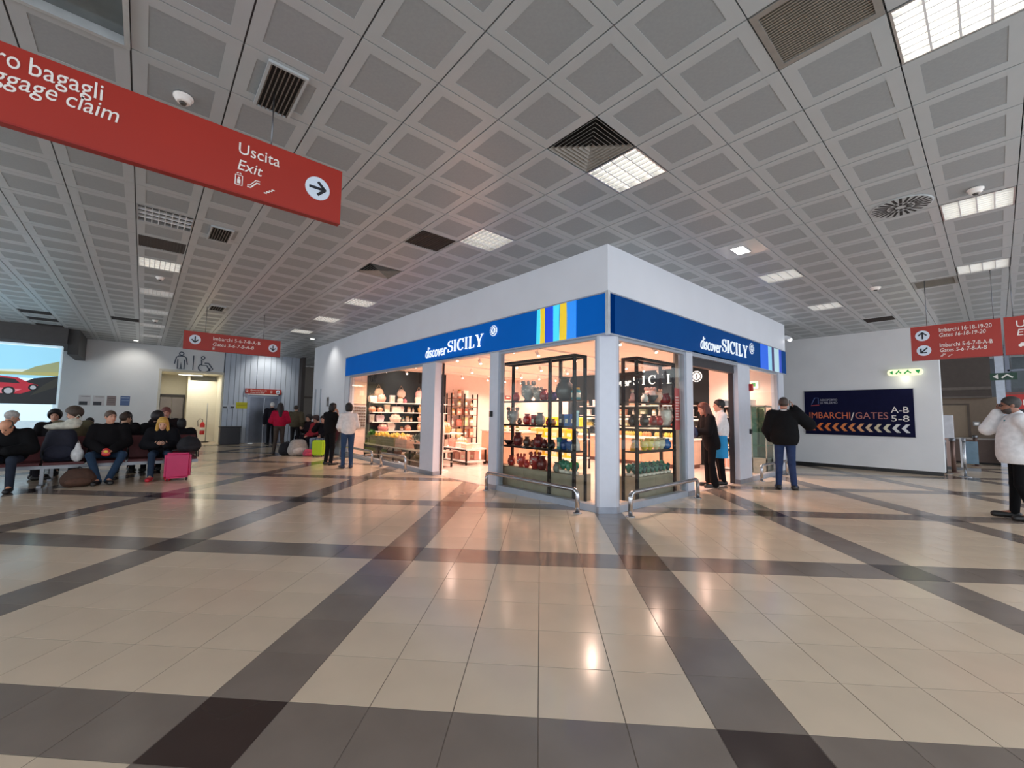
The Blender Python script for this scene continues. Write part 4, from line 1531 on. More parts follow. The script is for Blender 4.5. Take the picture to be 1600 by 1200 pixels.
MB().bb(-.95, .95, -.04, .64, .82, .87).build('top', mat((190, 182, 176), .35), t)
MB().bb(-.88, .88, .03, .6, 0, .05).build('plinth', BLACK, t)
b = MB()
b.bb(15.9, 16.1, -3.92, -3.72, 0, H + .02)
struct(b.build('trim_14', mat((196, 204, 218), .4, .1)))
t = thing('info_kiosk', 'dark kiosk front with a red header band behind the man in white', 'kiosk', (16.0, -3.95, 0), FACE_X)
MB().bb(0, 4.2, .1, .6, 0, 1.86).build('body', mat((46, 48, 54), .4, var=.1), t)
MB().bb(-.05, 4.2, .0, .6, 1.86, 2.32).build('header', mat((190, 44, 40), .4), t)
MB().bb(-.05, 4.2, -.01, .6, 2.32, 2.4).build('header_trim', mat((120, 70, 66), .4), t)
text(t, 'INFO', .3, 1.98, .26, SIGNW, y=-.004)
b = MB()
b.bb(20.5, 20.7, -12, -3.6, 0, H + .02)
struct(b.build('wall_gates_far', mat((120, 128, 140), .6)))
b = MB()
b.bb(16, 20.7, -12.2, -12, 0, H + .02)
struct(b.build('wall_gates_side', mat((120, 128, 140), .6)))
w5 = struct(bpy.data.objects.new('window_5', None))
COL.objects.link(w5)
b = MB()
for y in (-4.0, -6.0, -8.0):
    b.bb(16.3, 16.4, y - .05, y + .05, 2.4, H)
b.bb(16.3, 16.4, -8, -4, 3.1, 3.16)
b.build('window_frame', mat((130, 136, 150), .4, .3), w5)
MB().bb(16.34, 16.36, -8, -4, 2.4, H).build('pane', glass_mat(), w5)
t = thing('exit_sign', 'small dark emergency exit sign hanging beyond the right red signs', 'exit sign', (13.0, -3.62, 2.6), FACE_X)
MB().bb(0, .5, 0, .06, 0, .2).build('panel', mat((26, 64, 48), .4), t)
MB().prism([(.05, .1), (.15, .17), (.15, .03)], -.006, 0).build('pictogram', SIGNW, t)
MB().stroke([(.22, .06), (.32, .15), (.42, .06)], .04, -.006, 0).build('pictogram', SIGNW, t)
for x in (.1, .4):
    MB().tube([(x, .03, .2), (x, .03, H - 2.6)], .005, 6).build('hanging_rod', DSTEEL, t)


def stanchion(label, x, y, h, m, r=.035):
    t = thing('stanchion', label, 'post', (x, y, 0))
    MB().lathe([(.13, 0), (.13, .012), (.05, .02)], n=16).build('base', m, t)
    MB().tube([(0, 0, .015), (0, 0, h)], r, 10).build('pole', m, t)
    MB().lathe([(r * 1.2, h - .08), (r * 1.4, h - .07), (r * 1.4, h), (r, h + .015)], n=12).build('head', DSTEEL, t)


BR = mat((112, 88, 80), .35, .4)
stanchion('brown post nearest the end of the right wall', 12.17, -2.84, .94, BR, .05)
stanchion('thin steel post in the middle of the gate area', 11.0, -3.10, .98, STEEL, .03)
stanchion('brown post farthest to the right in the gate area', 15.4, -3.2, .98, BR, .05)
stanchion('slim dark post right behind the right wall end', 11.7, -2.72, .9, DSTEEL, .02)
# barrier belt
t = thing('barrier_gate', 'pale barrier gate with blue glass leaf between the gate posts', 'barrier', (13.2, -2.98, 0), FACE_X)
MB().bb(-.35, .35, -.06, .06, .0, .08).build('foot', DSTEEL, t)
MB().bb(-.04, .04, -.05, .05, .08, .95).build('housing', mat((206, 206, 210), .3), t)
MB().bb(.04, .32, -.01, .01, .2, .85).build('leaf', mat((90, 120, 140), .15), t)
t = thing('info_stand', 'white box stand half hidden behind the right wall end', 'stand', (14.2, -2.62, 0), FACE_X)
MB().bb(-.2, .12, 0, .3, .0, .9).build('body', mat((200, 170, 160), .4), t)
MB().bb(-.22, .16, -.03, .3, .9, 1.62).build('panel', mat((226, 226, 232), .4), t)
# ------------------------------------------------------------------ guard rails before the shop windows
def guard_rail(label, p0, p1, h=.33, low=False):
    d = np.array(p1) - np.array(p0)
    L = float(np.hypot(*d))
    t = thing('guard_rail', label, 'rail', (p0[0], p0[1], 0), math.atan2(d[1], d[0]))
    r = .032
    pts = [(0, 0, .01)] + [(0, 0, h - .09)]
    for i in range(1, 6):
        a = PI / 2 * i / 6
        pts.append((.09 * (1 - math.cos(a)), 0, h - .09 + .09 * math.sin(a)))
    pts += [(.09, 0, h)]
    pts += [(L - x, y, z) for x, y, z in reversed(pts)]
    MB().tube(pts, r, 12).build('bent_tube', STEEL, t)
    for x in (0, L):
        MB().lathe([(.065, 0), (.065, .008), (.04, .014)], (x, 0, 0), 16).build('floor_flange', STEEL, t)
    if low:
        MB().tube([(0.02, 0, h * .55), (L - .02, 0, h * .55)], .018, 8).build('lower_bar', STEEL, t)


guard_rail('bent steel guard rail before the corner window, left of the corner post', (-.16, 2.62), (-.24, .36))
guard_rail('bent steel guard rail right of the corner post', (.19, -.24), (2.36, -.18))
guard_rail('bent steel guard rail before the far left window, beside the doorway', (-.26, 7.0), (-.22, 5.72), .36, True)
guard_rail('farthest bent steel guard rail along the left shop front', (-.3, 9.9), (-.28, 7.55), .36, True)
guard_rail('bent steel guard rail at the right end of the right shop front', (5.55, -.14), (7.3, -.14), .36)

# ------------------------------------------------------------------ goods
CER = lambda c, r=.25: mat(c, r, var=.12, scale=25, coat=.3)


def g_vase(t, h, c, k=1.):
    r = h * .42 * k
    MB().lathe([(r * .55, 0), (r * .85, h * .12), (r, h * .4), (r * .85, h * .68), (r * .5, h * .82), (r * .55, h * .9)], n=14).build('body', CER(c), t)
    MB().lathe([(r * .55, h * .9), (r * .72, h), (r * .6, h), (r * .5, h * .92)], n=14).build('rim', CER(tuple(int(x * .8) for x in c)), t)


def g_head(t, h, c, c2=(230, 225, 215)):
    """a ceramic head vase: face, nose, crown of knobs"""
    r = h * .36
    MB().lathe([(r * .6, 0), (r * .5, h * .1), (r * .95, h * .3), (r, h * .5), (r * .95, h * .68), (r * .85, h * .78)], n=14).build('head', CER(c), t)
    b = MB()
    b.ell((0, -r * .98, h * .46), (r * .12, r * .16, r * .2), 6)
    for s_ in (-1, 1):
        b.ell((s_ * r * .36, -r * .88, h * .56), (r * .14, r * .08, r * .08), 6)
    b.ell((0, -r * .92, h * .33), (r * .24, r * .08, r * .08), 6)
    b.build('face', CER(c2), t)
    b = MB()
    for i in range(8):
        a = 2 * PI * i / 8
        b.ell((r * .85 * math.cos(a), r * .85 * math.sin(a), h * .88), (r * .22, r * .22, h * .11), 6)
    b.build('crown', CER(tuple(int(x * .85) for x in c)), t)


def g_box(t, w_, h, c, c2=None):
    MB().bb(-w_ / 2, w_ / 2, -w_ * .3, w_ * .3, 0, h * .86).build('body', mat(c, .6, var=.06, scale=14), t)
    MB().bb(-w_ / 2 - .004, w_ / 2 + .004, -w_ * .3 - .004, w_ * .3 + .004, h * .86, h).build('lid', mat(c2 or tuple(min(255, int(x * 1.1)) for x in c), .6), t)
    MB().bb(-w_ * .3, w_ * .3, -w_ * .3 - .003, -w_ * .3, h * .25, h * .6).build('label_patch', mat(c2 or (236, 224, 200), .6, var=.3, scale=30), t)


def g_bag(t, w_, h, c):
    b = MB()
    vs = []
    for z, f, d in ((0, .8, .22), (h * .5, 1., .26), (h * .8, .9, .12)):
        vs += [(-w_ / 2 * f, -w_ * d, z), (w_ / 2 * f, -w_ * d, z), (w_ / 2 * f, w_ * d, z), (-w_ / 2 * f, w_ * d, z)]
    fs = [(3, 2, 1, 0), (8, 9, 10, 11)]
    for j in (0, 4):
        fs += [(j + i, j + (i + 1) % 4, j + 4 + (i + 1) % 4, j + 4 + i) for i in range(4)]
    b.add(vs, fs)
    b.build('body', mat(c, .8, var=.14, scale=22), t)
    MB().tube([(-w_ * .22, 0, h * .78), (-w_ * .2, 0, h * .96), (0, 0, h), (w_ * .2, 0, h * .96), (w_ * .22, 0, h * .78)], w_ * .025, 6).build('handle', mat((200, 170, 130), .7), t)


def g_basket(t, w_, h, c):
    MB().lathe([(w_ * .38, 0), (w_ * .46, h * .3), (w_ * .5, h * .55)], n=14).build('basket', mat(c, .8, var=.3, scale=60, bump=.4), t)
    b = MB()
    for i in range(6):
        a = 2 * PI * i / 6
        b.ell((w_ * .25 * math.cos(a), w_ * .25 * math.sin(a), h * .62), (w_ * .16, w_ * .16, h * .24), 6)
    b.ell((0, 0, h * .74), (w_ * .2, w_ * .2, h * .26), 6)
    b.build('contents', mat((228, 206, 190), .6, var=.3, scale=30), t)
    MB().tube([(-w_ * .48, 0, h * .5), (-w_ * .3, 0, h * .92), (0, 0, h), (w_ * .3, 0, h * .92), (w_ * .48, 0, h * .5)], w_ * .03, 6).build('handle', mat(c, .8), t)


def g_jar(t, w_, h, c, lid=(190, 150, 60)):
    r = w_ / 2
    MB().lathe([(r * .9, 0), (r, h * .06), (r, h * .72), (r * .75, h * .84)], n=12).build('jar', mat(c, .15, var=.1, coat=.4), t)
    MB().lathe([(r * .8, h * .84), (r * .82, h)], n=12).build('lid', mat(lid, .3, .5), t)
    MB().lathe([(r * 1.01, h * .2), (r * 1.01, h * .58)], n=12).build('label_band', mat((238, 230, 214), .6), t)


def g_bottle(t, w_, h, c):
    r = w_ / 2
    MB().lathe([(r * .9, 0), (r, h * .04), (r, h * .55), (r * .35, h * .74), (r * .33, h * .92)], n=12).build('bottle', mat(c, .08, var=.05, coat=.5), t)
    MB().lathe([(r * .36, h * .92), (r * .36, h)], n=10).build('cap', mat((150, 40, 36), .4), t)
    MB().lathe([(r * 1.01, h * .14), (r * 1.01, h * .42)], n=12).build('label_band', mat((238, 226, 206), .6), t)


def g_cactus(t, h, c):
    r = h * .44
    MB().lathe([(r * .5, 0), (r * .66, h * .04), (r * .72, h * .24), (r * .6, h * .26)], n=10).build('pot', CER((222, 214, 200)), t)
    b = MB()
    b.ell((0, 0, h * .55), (r * .62, r * .45, h * .32), 8)
    b.ell((r * .6, 0, h * .74), (r * .4, r * .3, h * .2), 7)
    b.ell((-r * .55, 0, h * .7), (r * .38, r * .3, h * .18), 7)
    b.ell((0, 0, h * .88), (r * .3, r * .24, h * .12), 7)
    b.build('pads', CER(c), t)


def g_dish(t, w_, h, c):
    r = w_ / 2
    MB().lathe([(r * .4, 0), (r * .5, h * .2), (r, h * .8), (r * 1.05, h), (r * .9, h * .8), (r * .4, h * .35)], n=16).build('dish', CER(c), t)
    MB().tube([(-r, 0, h * .9), (-r * 1.25, 0, h * 1.3)], [h * .2, h * .05], 6).build('lug', CER(c), t)
    MB().tube([(r, 0, h * .9), (r * 1.25, 0, h * 1.3)], [h * .2, h * .05], 6).build('lug', CER(c), t)


def g_figure(t, h, c):
    """a small ceramic figure: robe, head, hair"""
    MB().lathe([(h * .24, 0), (h * .22, h * .3), (h * .13, h * .58), (h * .08, h * .68)], n=10).build('robe', CER(c), t)
    MB().ell((0, 0, h * .8), (h * .13, h * .13, h * .15), 8).build('head', CER((224, 196, 170)), t)
    MB().ell((0, h * .02, h * .9), (h * .14, h * .14, h * .1), 8).build('hair', CER(tuple(int(x * .6) for x in c)), t)


def good(kind, label, cat, loc, c, h, w_=None, rz=0., group=None, c2=None):
    if group and 'ceramics' in group:
        h *= .85 if 'top shelf, right' in label else 1.18
    if group and ('gifts' in group or 'packets' in group) and 'yellow' not in group:
        c = tuple(int(.72 * a + .28 * b) for a, b in zip(c, (240, 228, 214)))
    nm = {'vase': 'vase', 'head': 'face_vase', 'box': 'gift_box', 'bag': 'gift_bag', 'basket': 'basket', 'jar': 'jar', 'bottle': 'bottle', 'cactus': 'ceramic_cactus', 'dish': 'dish', 'figure': 'figurine'}[kind]
    t = thing(nm, label, cat, loc, rz + RN.uniform(-.15, .15), group)
    w_ = w_ or h * .8
    if kind == 'vase':
        g_vase(t, h, c, w_ / h / .8)
    elif kind == 'head':
        g_head(t, h, c, c2 or (226, 214, 200))
    elif kind == 'box':
        g_box(t, w_, h, c, c2)
    elif kind == 'bag':
        g_bag(t, w_, h, c)
    elif kind == 'basket':
        g_basket(t, w_, h, c)
    elif kind == 'jar':
        g_jar(t, w_, h, c)
    elif kind == 'bottle':
        g_bottle(t, w_, h, c)
    elif kind == 'cactus':
        g_cactus(t, h, c)
    elif kind == 'dish':
        g_dish(t, w_, h, c)
    else:
        g_figure(t, h, c)
    return t


# ------------------------------------------------------------------ display racks in the corner windows
WOODP = mat((150, 140, 120), .6, var=.12, scale=6)


def rack(label, loc, rz, L, D, shelves, top, plinth, cols):
    """local x along the window, y into the shop"""
    t = thing('display_rack', label, 'shelving', loc, rz)
    p = .046
    for x in cols:
        for y in (0, D):
            MB().bb(x - p / 2, x + p / 2, y - p / 2, y + p / 2, 0.006, top).build('post', DARKF, t)
    for y in (0, D):
        MB().bb(-p / 2, L + p / 2, y - p / 2, y + p / 2, top, top + .05).build('top_rail', DARKF, t)
    for x in (0, L):
        MB().bb(x - p / 2, x + p / 2, p / 2, D - p / 2, top, top + .05).build('top_rail', DARKF, t)
    for z in shelves:
        MB().bb(-.01, L + .01, p / 2 + .001, D - p / 2 - .001, z - .022, z).build('shelf', mat((70, 60, 54), .5, var=.06, spec=.2), t)
        MB().bb(-p / 2, L + p / 2, -p / 2 - .004, -p / 2, z - .03, z - .002).build('shelf_edge', DARKF, t)
    n = max(2, int(round(L / .6)))
    for i in range(n):
        MB().bb(i * L / n + .003, (i + 1) * L / n - .003, .02, D + .16, .008, plinth).build('plinth_crate', WOODP, t)
    return t


# left rack: plane x=.2, from y=.82 (near) to 2.64 (far); local x = -Y
rack('dark metal rack of red and blue ceramics, window left of the corner post', (.22, 2.64, 0), FACE_X, 1.82, .27, (1.67, 1.23, .83), 2.37, .44, (0, 1.27, 1.82))
rack('dark metal rack of pots and green cacti, window right of the corner post', (1.09, .22, 0), 0, 1.22, .26, (1.66, 1.255, .83), 2.36, .40, (0, 1.22))


def on_left(px, z, dx=.12):
    p = atX(px, 650, .22 + dx)
    return (.22 + dx, min(2.58, max(.9, float(p[1]) + .05)), z)


def on_right(px, z, dy=.12):
    p = atY(px, 650, .22 + dy)
    return (min(2.26, max(1.14, float(p[0]) + .03)), .22 + dy, z)


RD, DR, GR, BL, TE, BN = (176, 40, 40), (96, 30, 30), (120, 118, 116), (40, 100, 170), (60, 140, 150), (90, 60, 50)
LR = [(1.672, [('vase', 809, RD, .14, 'small red vase at the left end of the top shelf'), ('head', 828, (150, 148, 144), .32, 'large pale grey ceramic head with knobbed crown on the top shelf'),
               ('head', 843, (170, 160, 150), .22, 'smaller pale ceramic head beside the large one on the top shelf'), ('vase', 853, (150, 40, 44), .17, 'red vase behind the middle post on the top shelf'),
               ('vase', 863, RD, .15, 'round red vase right of the middle post on the top shelf'), ('vase', 869, (80, 50, 110), .12, 'small purple vase on the top shelf'),
               ('vase', 886, (74, 72, 72), .33, 'tall dark grey vase on the top shelf'), ('jar', 904, TE, .17, 'teal pot at the right end of the top shelf')]),
      (1.232, [('head', 804, (146, 142, 138), .28, 'grey ornate ceramic head at the left end of the second shelf'), ('vase', 815, (70, 40, 36), .1, 'small dark brown vase on the second shelf'), ('vase', 827, RD, .17, 'round red vase on the second shelf'),
               ('box', 837, (130, 26, 28), .15, 'dark red square box on the second shelf'), ('vase', 847, (130, 124, 118), .19, 'grey vase on the second shelf'), ('vase', 860, RD, .10, 'little red pot right of the middle post on the second shelf'),
               ('vase', 868, (170, 110, 60), .1, 'little orange-brown pot on the second shelf'), ('box', 881, (60, 70, 90), .17, 'grey-blue box on the second shelf'), ('box', 890, BL, .17, 'bright blue box on the second shelf'),
               ('box', 900, (30, 80, 150), .17, 'deep blue box on the second shelf'), ('box', 909, (180, 220, 236), .22, 'pale blue box at the right end of the second shelf')]),
      (.832, [('dish', 799, (44, 30, 30), .07, 'flat dark dish on the third shelf'), ('vase', 813, DR, .21, 'big dark red round vase on the third shelf'), ('vase', 827, BN, .15, 'brown vase on the third shelf'), ('vase', 836, (120, 60, 40), .11, 'little brown pot on the third shelf'),
              ('vase', 845, (116, 32, 34), .20, 'dark red round vase left of the middle post on the third shelf'), ('vase', 855, (90, 30, 30), .12, 'little dark red pot beside the middle post on the third shelf'), ('vase', 866, (70, 60, 60), .13, 'grey-brown vase on the third shelf'),
              ('box', 878, TE, .17, 'teal box on the third shelf'), ('vase', 886, (40, 70, 130), .16, 'blue vase on the third shelf'), ('dish', 895, (36, 84, 150), .12, 'blue lugged dish on the third shelf'), ('figure', 908, (226, 224, 220), .28, 'white ceramic figure at the right end of the third shelf')]),
      (.442, [('vase', 803, (150, 44, 36), .16, 'red-brown vase at the left end of the bottom row'), ('head', 818, (190, 60, 50), .21, 'red and white ceramic head in the bottom row'), ('vase', 827, RD, .12, 'little red pot beside the red and white head'),
              ('head', 840, (150, 34, 34), .26, 'large red ceramic head in the bottom row'), ('vase', 851, (104, 30, 30), .20, 'dark red vase beside the middle post in the bottom row'), ('figure', 861, (190, 40, 44), .16, 'red figurine in the bottom row'),
              ('vase', 874, (126, 130, 120), .14, 'grey-green vase in the bottom row'), ('cactus', 884, (40, 110, 86), .20, 'dark green ceramic cactus in the bottom row'), ('cactus', 892, (70, 140, 110), .18, 'light green ceramic cactus in the bottom row'),
              ('cactus', 901, (60, 150, 70), .19, 'bright green ceramic cactus in the bottom row'), ('cactus', 909, (50, 120, 100), .16, 'small green ceramic cactus at the right end of the bottom row')])]
CATS = {'vase': 'vase', 'head': 'ceramic head', 'box': 'box', 'bag': 'bag', 'basket': 'basket', 'jar': 'pot', 'bottle': 'bottle', 'cactus': 'ceramic cactus', 'dish': 'dish', 'figure': 'figurine'}
for z, row in LR:
    for i, (k, px, c, h, lab) in enumerate(row):
        good(k, lab + ', left corner window', CATS[k], on_left(px, z, .13), c, h, {'dish': .22, 'head': None, 'box': .09}.get(k), FACE_X, 'ceramics in the left corner window')
RR = [(1.662, [('figure', 979, (226, 222, 220), .20, 'white figurine at the left end of the top shelf'), ('figure', 987, (230, 170, 160), .26, 'pink and white figurine on the top shelf'), ('vase', 1006, (206, 204, 200), .18, 'off-white vase on the top shelf'),
               ('dish', 1017, (96, 92, 90), .15, 'grey dish on the top shelf'), ('head', 1015, (236, 190, 180), .34, 'tall pink ceramic head behind the grey dish on the top shelf'), ('head', 1026, (232, 176, 150), .30, 'peach ceramic head on the top shelf'),
               ('vase', 1035, (130, 40, 44), .2, 'dark red vase on the top shelf'), ('vase', 1048, (110, 30, 34), .22, 'dark red vase at the right end of the top shelf')]),
      (1.257, [('vase', 977, (36, 34, 36), .16, 'black vase at the left end of the second shelf'), ('vase', 988, (40, 40, 44), .15, 'black spotted vase on the second shelf'), ('vase', 1005, (30, 30, 32), .17, 'black vase right of the front post on the second shelf'),
               ('vase', 1019, (120, 30, 36), .15, 'dark red vase on the second shelf'), ('vase', 1028, (170, 40, 50), .15, 'red vase on the second shelf'), ('head', 1038, (226, 220, 210), .30, 'tall white ornate head on the second shelf'), ('head', 1048, (232, 226, 218), .28, 'second white ornate head on the second shelf')]),
      (.832, [('figure', 979, (222, 160, 50), .17, 'orange figurine on the third shelf'), ('figure', 988, (214, 180, 60), .18, 'ochre figurine on the third shelf'), ('head', 1004, (206, 180, 40), .17, 'mustard ceramic head on the third shelf'), ('head', 1013, (220, 196, 50), .18, 'yellow ceramic head on the third shelf'),
              ('head', 1023, (214, 204, 150), .17, 'cream ceramic head on the third shelf'), ('head', 1031, (206, 200, 170), .18, 'beige ceramic head on the third shelf'), ('vase', 1039, BL, .16, 'blue vase on the third shelf'), ('vase', 1046, (50, 120, 190), .15, 'light blue vase on the third shelf'), ('vase', 1053, (36, 90, 160), .15, 'deep blue vase at the right end of the third shelf')])]
for z, row in RR:
    for i, (k, px, c, h, lab) in enumerate(row):
        good(k, lab + ', right corner window', CATS[k], on_right(px, z, .19 if 'behind' in lab else .11), c, h, {'dish': .22}.get(k), 0, 'ceramics in the right corner window')
GC = [(32, 84, 78), (44, 104, 86), (28, 72, 72), (54, 112, 92)]
for r_ in range(2):
    for i in range(9):
        x = 1.16 + i * .132 + r_ * .05
        good('cactus', 'green ceramic cactus, %s row, %s from the left, right corner window' % (('front', 'back')[r_], ['first', 'second', 'third', 'fourth', 'fifth', 'sixth', 'seventh', 'eighth', 'ninth'][i]), 'ceramic cactus',
             (x, .30 + r_ * .16, .402), GC[(i + r_) % 4], .185 + .03 * r_, None, 0, 'green cacti in the right corner window')
# wood strip and red poster right of the right rack
t = thing('wood_panel', 'pale slatted wood panel standing at the right end of the right corner window', 'panel', (0, 0, 0))
t.location = (2.52, .30, 0)
for i in range(6):
    MB().bb(i * .075, i * .075 + .072, 0, .03, .008, 2.66).build('slat', mat((204, 186, 164), .55, var=.08, scale=5), t)
t = thing('poster', 'red translucent poster with white lines hanging in the right corner window', 'poster', (2.19, .13, 1.18), 0)
MB().bb(0, .17, 0, .006, 0, .76).build('sheet', mat((206, 90, 88), .5), t)
for i in range(9):
    MB().bb(.02, .15 - .015 * (i % 3), -.003, 0, .18 + .05 * i, .205 + .05 * i).build('text_line', mat((236, 200, 196), .5), t)
# ------------------------------------------------------------------ inside the shop
SHW2 = mat((238, 232, 226), .45, var=.03)
PINKW = mat((214, 164, 134), .5, var=.07, scale=5)
# wall shelving on the dark wall behind the far left window
t = thing('gift_shelving', 'white wall shelves with thin uprights on the dark wall, far left of the shop', 'shelving', (.85, 10.6, 0))
for z in (1.79, 1.45, 1.11, .79):
    MB().bb(0, 3.0, -.30, -.001, z - .03, z).build('shelf', SHW2, t)
for x in (.0, 1.0, 2.0, 3.0):
    MB().bb(x - .012, x + .012, -.03, -.001, .3, 2.1).build('upright', DSTEEL, t)
OR3 = ('top', 'second', 'third', 'lowest')
BROWS = [(1.79, [('bag', .92, (226, 214, 200), .27, .30, 'white paper bag'), ('basket', 1.2, (220, 150, 130), .30, .32, 'pink basket'), ('box', 1.65, (236, 234, 232), .26, .17, 'white box'), ('jar', 1.94, (232, 226, 222), .2, .2, 'white lidded jar'), ('vase', 2.14, (214, 96, 120), .16, .14, 'pink round vase'), ('bag', 2.66, (230, 200, 186), .3, .22, 'pale pink bag'), ('box', 3.2, (234, 230, 226), .24, .2, 'pale box')]),
         (1.45, [('basket', .9, (196, 110, 70), .2, .26, 'small terracotta basket'), ('vase', 1.18, (200, 120, 84), .18, .2, 'terracotta vase'), ('box', 1.46, (240, 222, 190), .26, .18, 'cream box'), ('box', 1.78, (232, 214, 206), .2, .3, 'wide pale box'), ('bag', 2.0, (220, 206, 206), .26, .2, 'lilac-white bag'), ('jar', 2.32, (210, 160, 140), .2, .12, 'pinkish jar'), ('bottle', 2.5, (220, 214, 210), .2, .08, 'white bottle'), ('basket', 2.8, (226, 170, 90), .3, .34, 'orange and white hamper'), ('box', 3.3, (220, 180, 150), .22, .2, 'peach box')]),
         (1.11, [('box', .92, (238, 236, 230), .25, .16, 'white box'), ('bag', 1.2, (206, 190, 206), .3, .28, 'lilac bag'), ('basket', 1.72, (228, 206, 190), .28, .42, 'wide woven hamper'), ('bottle', 2.1, (60, 130, 124), .2, .1, 'teal bottle'), ('jar', 2.26, (200, 200, 196), .2, .12, 'grey-white jar'), ('jar', 2.42, (170, 130, 110), .15, .1, 'brown jar'), ('basket', 2.8, (214, 160, 140), .32, .36, 'salmon hamper'), ('bag', 3.3, (230, 210, 200), .28, .24, 'cream bag')]),
         (.79, [('basket', 1.28, (196, 90, 90), .26, .36, 'red-rimmed hamper'), ('bag', 1.6, (232, 216, 206), .34, .3, 'white gift bag'), ('jar', 2.05, (150, 40, 36), .14, .12, 'small red jar'), ('basket', 2.25, (210, 110, 80), .2, .26, 'small orange basket'), ('basket', 2.8, (222, 176, 120), .3, .4, 'honey-coloured hamper'), ('box', 3.3, (226, 190, 150), .22, .24, 'tan box')])]
for (z, row), on in zip(BROWS, OR3):
    for k, x, c, h, w_, lab in row:
        good(k, '%s on the %s white wall shelf, far left of the shop' % (lab, on), CATS[k], (x, 10.585 - (w_ or h * .8) * (.5 if k in ('basket', 'jar', 'bottle', 'vase') else .31), z + .001), c, h, w_, 0, 'gifts on the white wall shelves')
for x, c, lab in ((1.15, (200, 176, 150), 'round woven bag hanging on the dark wall above the pink basket'), (2.0, (226, 206, 190), 'pale round bag hanging on the dark wall above the white jar'), (2.72, (230, 180, 176), 'pink round bag hanging on the dark wall, rightmost')):
    t = thing('hanging_bag', lab, 'bag', (x, 10.55, 2.0))
    MB().ell((0, -.02, .12), (.17, .06, .17), 12).build('body', mat(c, .8, var=.2, scale=30), t)
    MB().tube([(-.1, 0, .24), (0, .02, .42), (.1, 0, .24)], .01, 6).build('handle', mat((190, 160, 130), .7), t)
# cream board and magnet rack at the left end
t = thing('wall_board', 'cream board on the wall at the far left end of the shop', 'board', (.22, 10.6, 1.72))
MB().bb(0, .5, -.03, -.001, 0, .75).build('panel', mat((232, 206, 180), .55), t)
MB().bb(.24, .40, -.045, -.03, .28, .46).build('light_patch', mat((246, 232, 210), .5), t)
t = thing('magnet_rack', 'grey grid rack of small round magnets under the cream board', 'rack', (.22, 10.6, .92))
MB().bb(0, .52, -.02, -.001, 0, .72).build('board', mat((190, 194, 196), .5), t)
m = mat((96, 76, 66), .4, var=.4, scale=12)
me = MB().box((0, -.032, 0), (.06, .02, .06)).mesh('magnet', m)
for i in range(6):
    for j in range(7):
        put('magnet', me, t, (.06 + .08 * i, 0, .06 + .1 * j))
# long low table with crates before the far left window
t = thing('low_table', 'long low dark-framed display table behind the far left windows', 'table', (.5, 5.9, 0))
for y in (0, 1.0, 2.0, 3.0, 4.1):
    for x in (0, .7):
        MB().bb(x - .02, x + .02, y - .02, y + .02, .008, .40).build('leg', DARKF, t)
for z in (.16, .43):
    MB().bb(-.03, .73, -.03, 4.13, z - .03, z).build('shelf', mat((176, 166, 150), .5, var=.05), t)
LEM = mat((226, 190, 60), .5, var=.12)


def crate(label, loc, L, D, h, c, fruit, n, group=None, fr=.05):
    t = thing('wooden_crate', label, 'crate', loc)
    m = mat(c, .65, var=.15, scale=7)
    MB().bb(0, D, 0, L, 0, .02).build('bottom', m, t)
    for k in range(3):
        z0 = .02 + k * (h - .02) / 3
        for (x0, x1, y0, y1) in ((0, .015, 0, L), (D - .015, D, 0, L), (.015, D - .015, 0, .015), (.015, D - .015, L - .015, L)):
            MB().bb(x0, x1, y0, y1, z0 + .003, z0 + (h - .02) / 3 - .003).build('board', m, t)
    MB().bb(.016, D - .016, .016, L - .016, .02, h - .05).build('liner', mat((190, 170, 130), .8), t)
    for i in range(n):
        x, y = RN.uniform(.06, D - .06), RN.uniform(.06, L - .06)
        o = thing('lemon', fruit[1] + label.split(' on ')[0], fruit[0], (loc[0] + x, loc[1] + y, loc[2] + h - .02 + RN.uniform(0, .08)), RN.uniform(0, 6), 'fruit in ' + label.split(' on ')[0])
        MB().lathe([(.004, -fr * 1.25), (fr * .55, -fr * .9), (fr, -fr * .2), (fr, fr * .25), (fr * .5, fr * .95), (fr * .12, fr * 1.3)], n=9).build('fruit', mat(fruit[2], .5, var=.12), o)
    return t


crate('long olive-grey crate on the low table behind the far left window', (.55, 8.0, .432), 1.75, .55, .27, (128, 120, 84), ('lemon', 'yellow ceramic lemon in the ', (226, 186, 70)), 34)
crate('pale pink crate on the low table near the doorway post', (.55, 7.2, .432), .7, .5, .25, (214, 170, 150), ('orange', 'peach-coloured fruit in the ', (230, 176, 130)), 14)
for i, (y, c, lab) in enumerate(((6.15, (96, 112, 100), 'grey-green potted plant nearest the doorway post'), (6.5, (80, 100, 92), 'second grey-green potted plant from the doorway post'), (6.9, (110, 120, 110), 'third grey-green potted plant from the doorway post'),
                                 (9.95, (60, 120, 50), 'bright green plant at the far end of the low table'))):
    t = thing('potted_plant', lab, 'plant', (.72, y, .432))
    MB().lathe([(.07, 0), (.1, .13), (.11, .14)], n=12).build('pot', mat((90, 84, 80), .6), t)
    b = MB()
    for k in range(70):
        a, e, r = RN.uniform(0, 6.28), RN.uniform(-.2, 1.3), RN.uniform(.1, .2)
        p = np.array((math.cos(a) * math.cos(e), math.sin(a) * math.cos(e), math.sin(e))) * r + np.array((0, 0, .2))
        d = np.array((math.cos(a + 1.4), math.sin(a + 1.4), .3)) * .035
        u = _nz(p - np.array((0, 0, .15))) * .07
        b.add([p - u * .5, p + d, p + u, p - d], [(0, 1, 2, 3)])
    b.build('leaves', mat(c, .6, var=.3, scale=12), t)['kind'] = 'stuff'
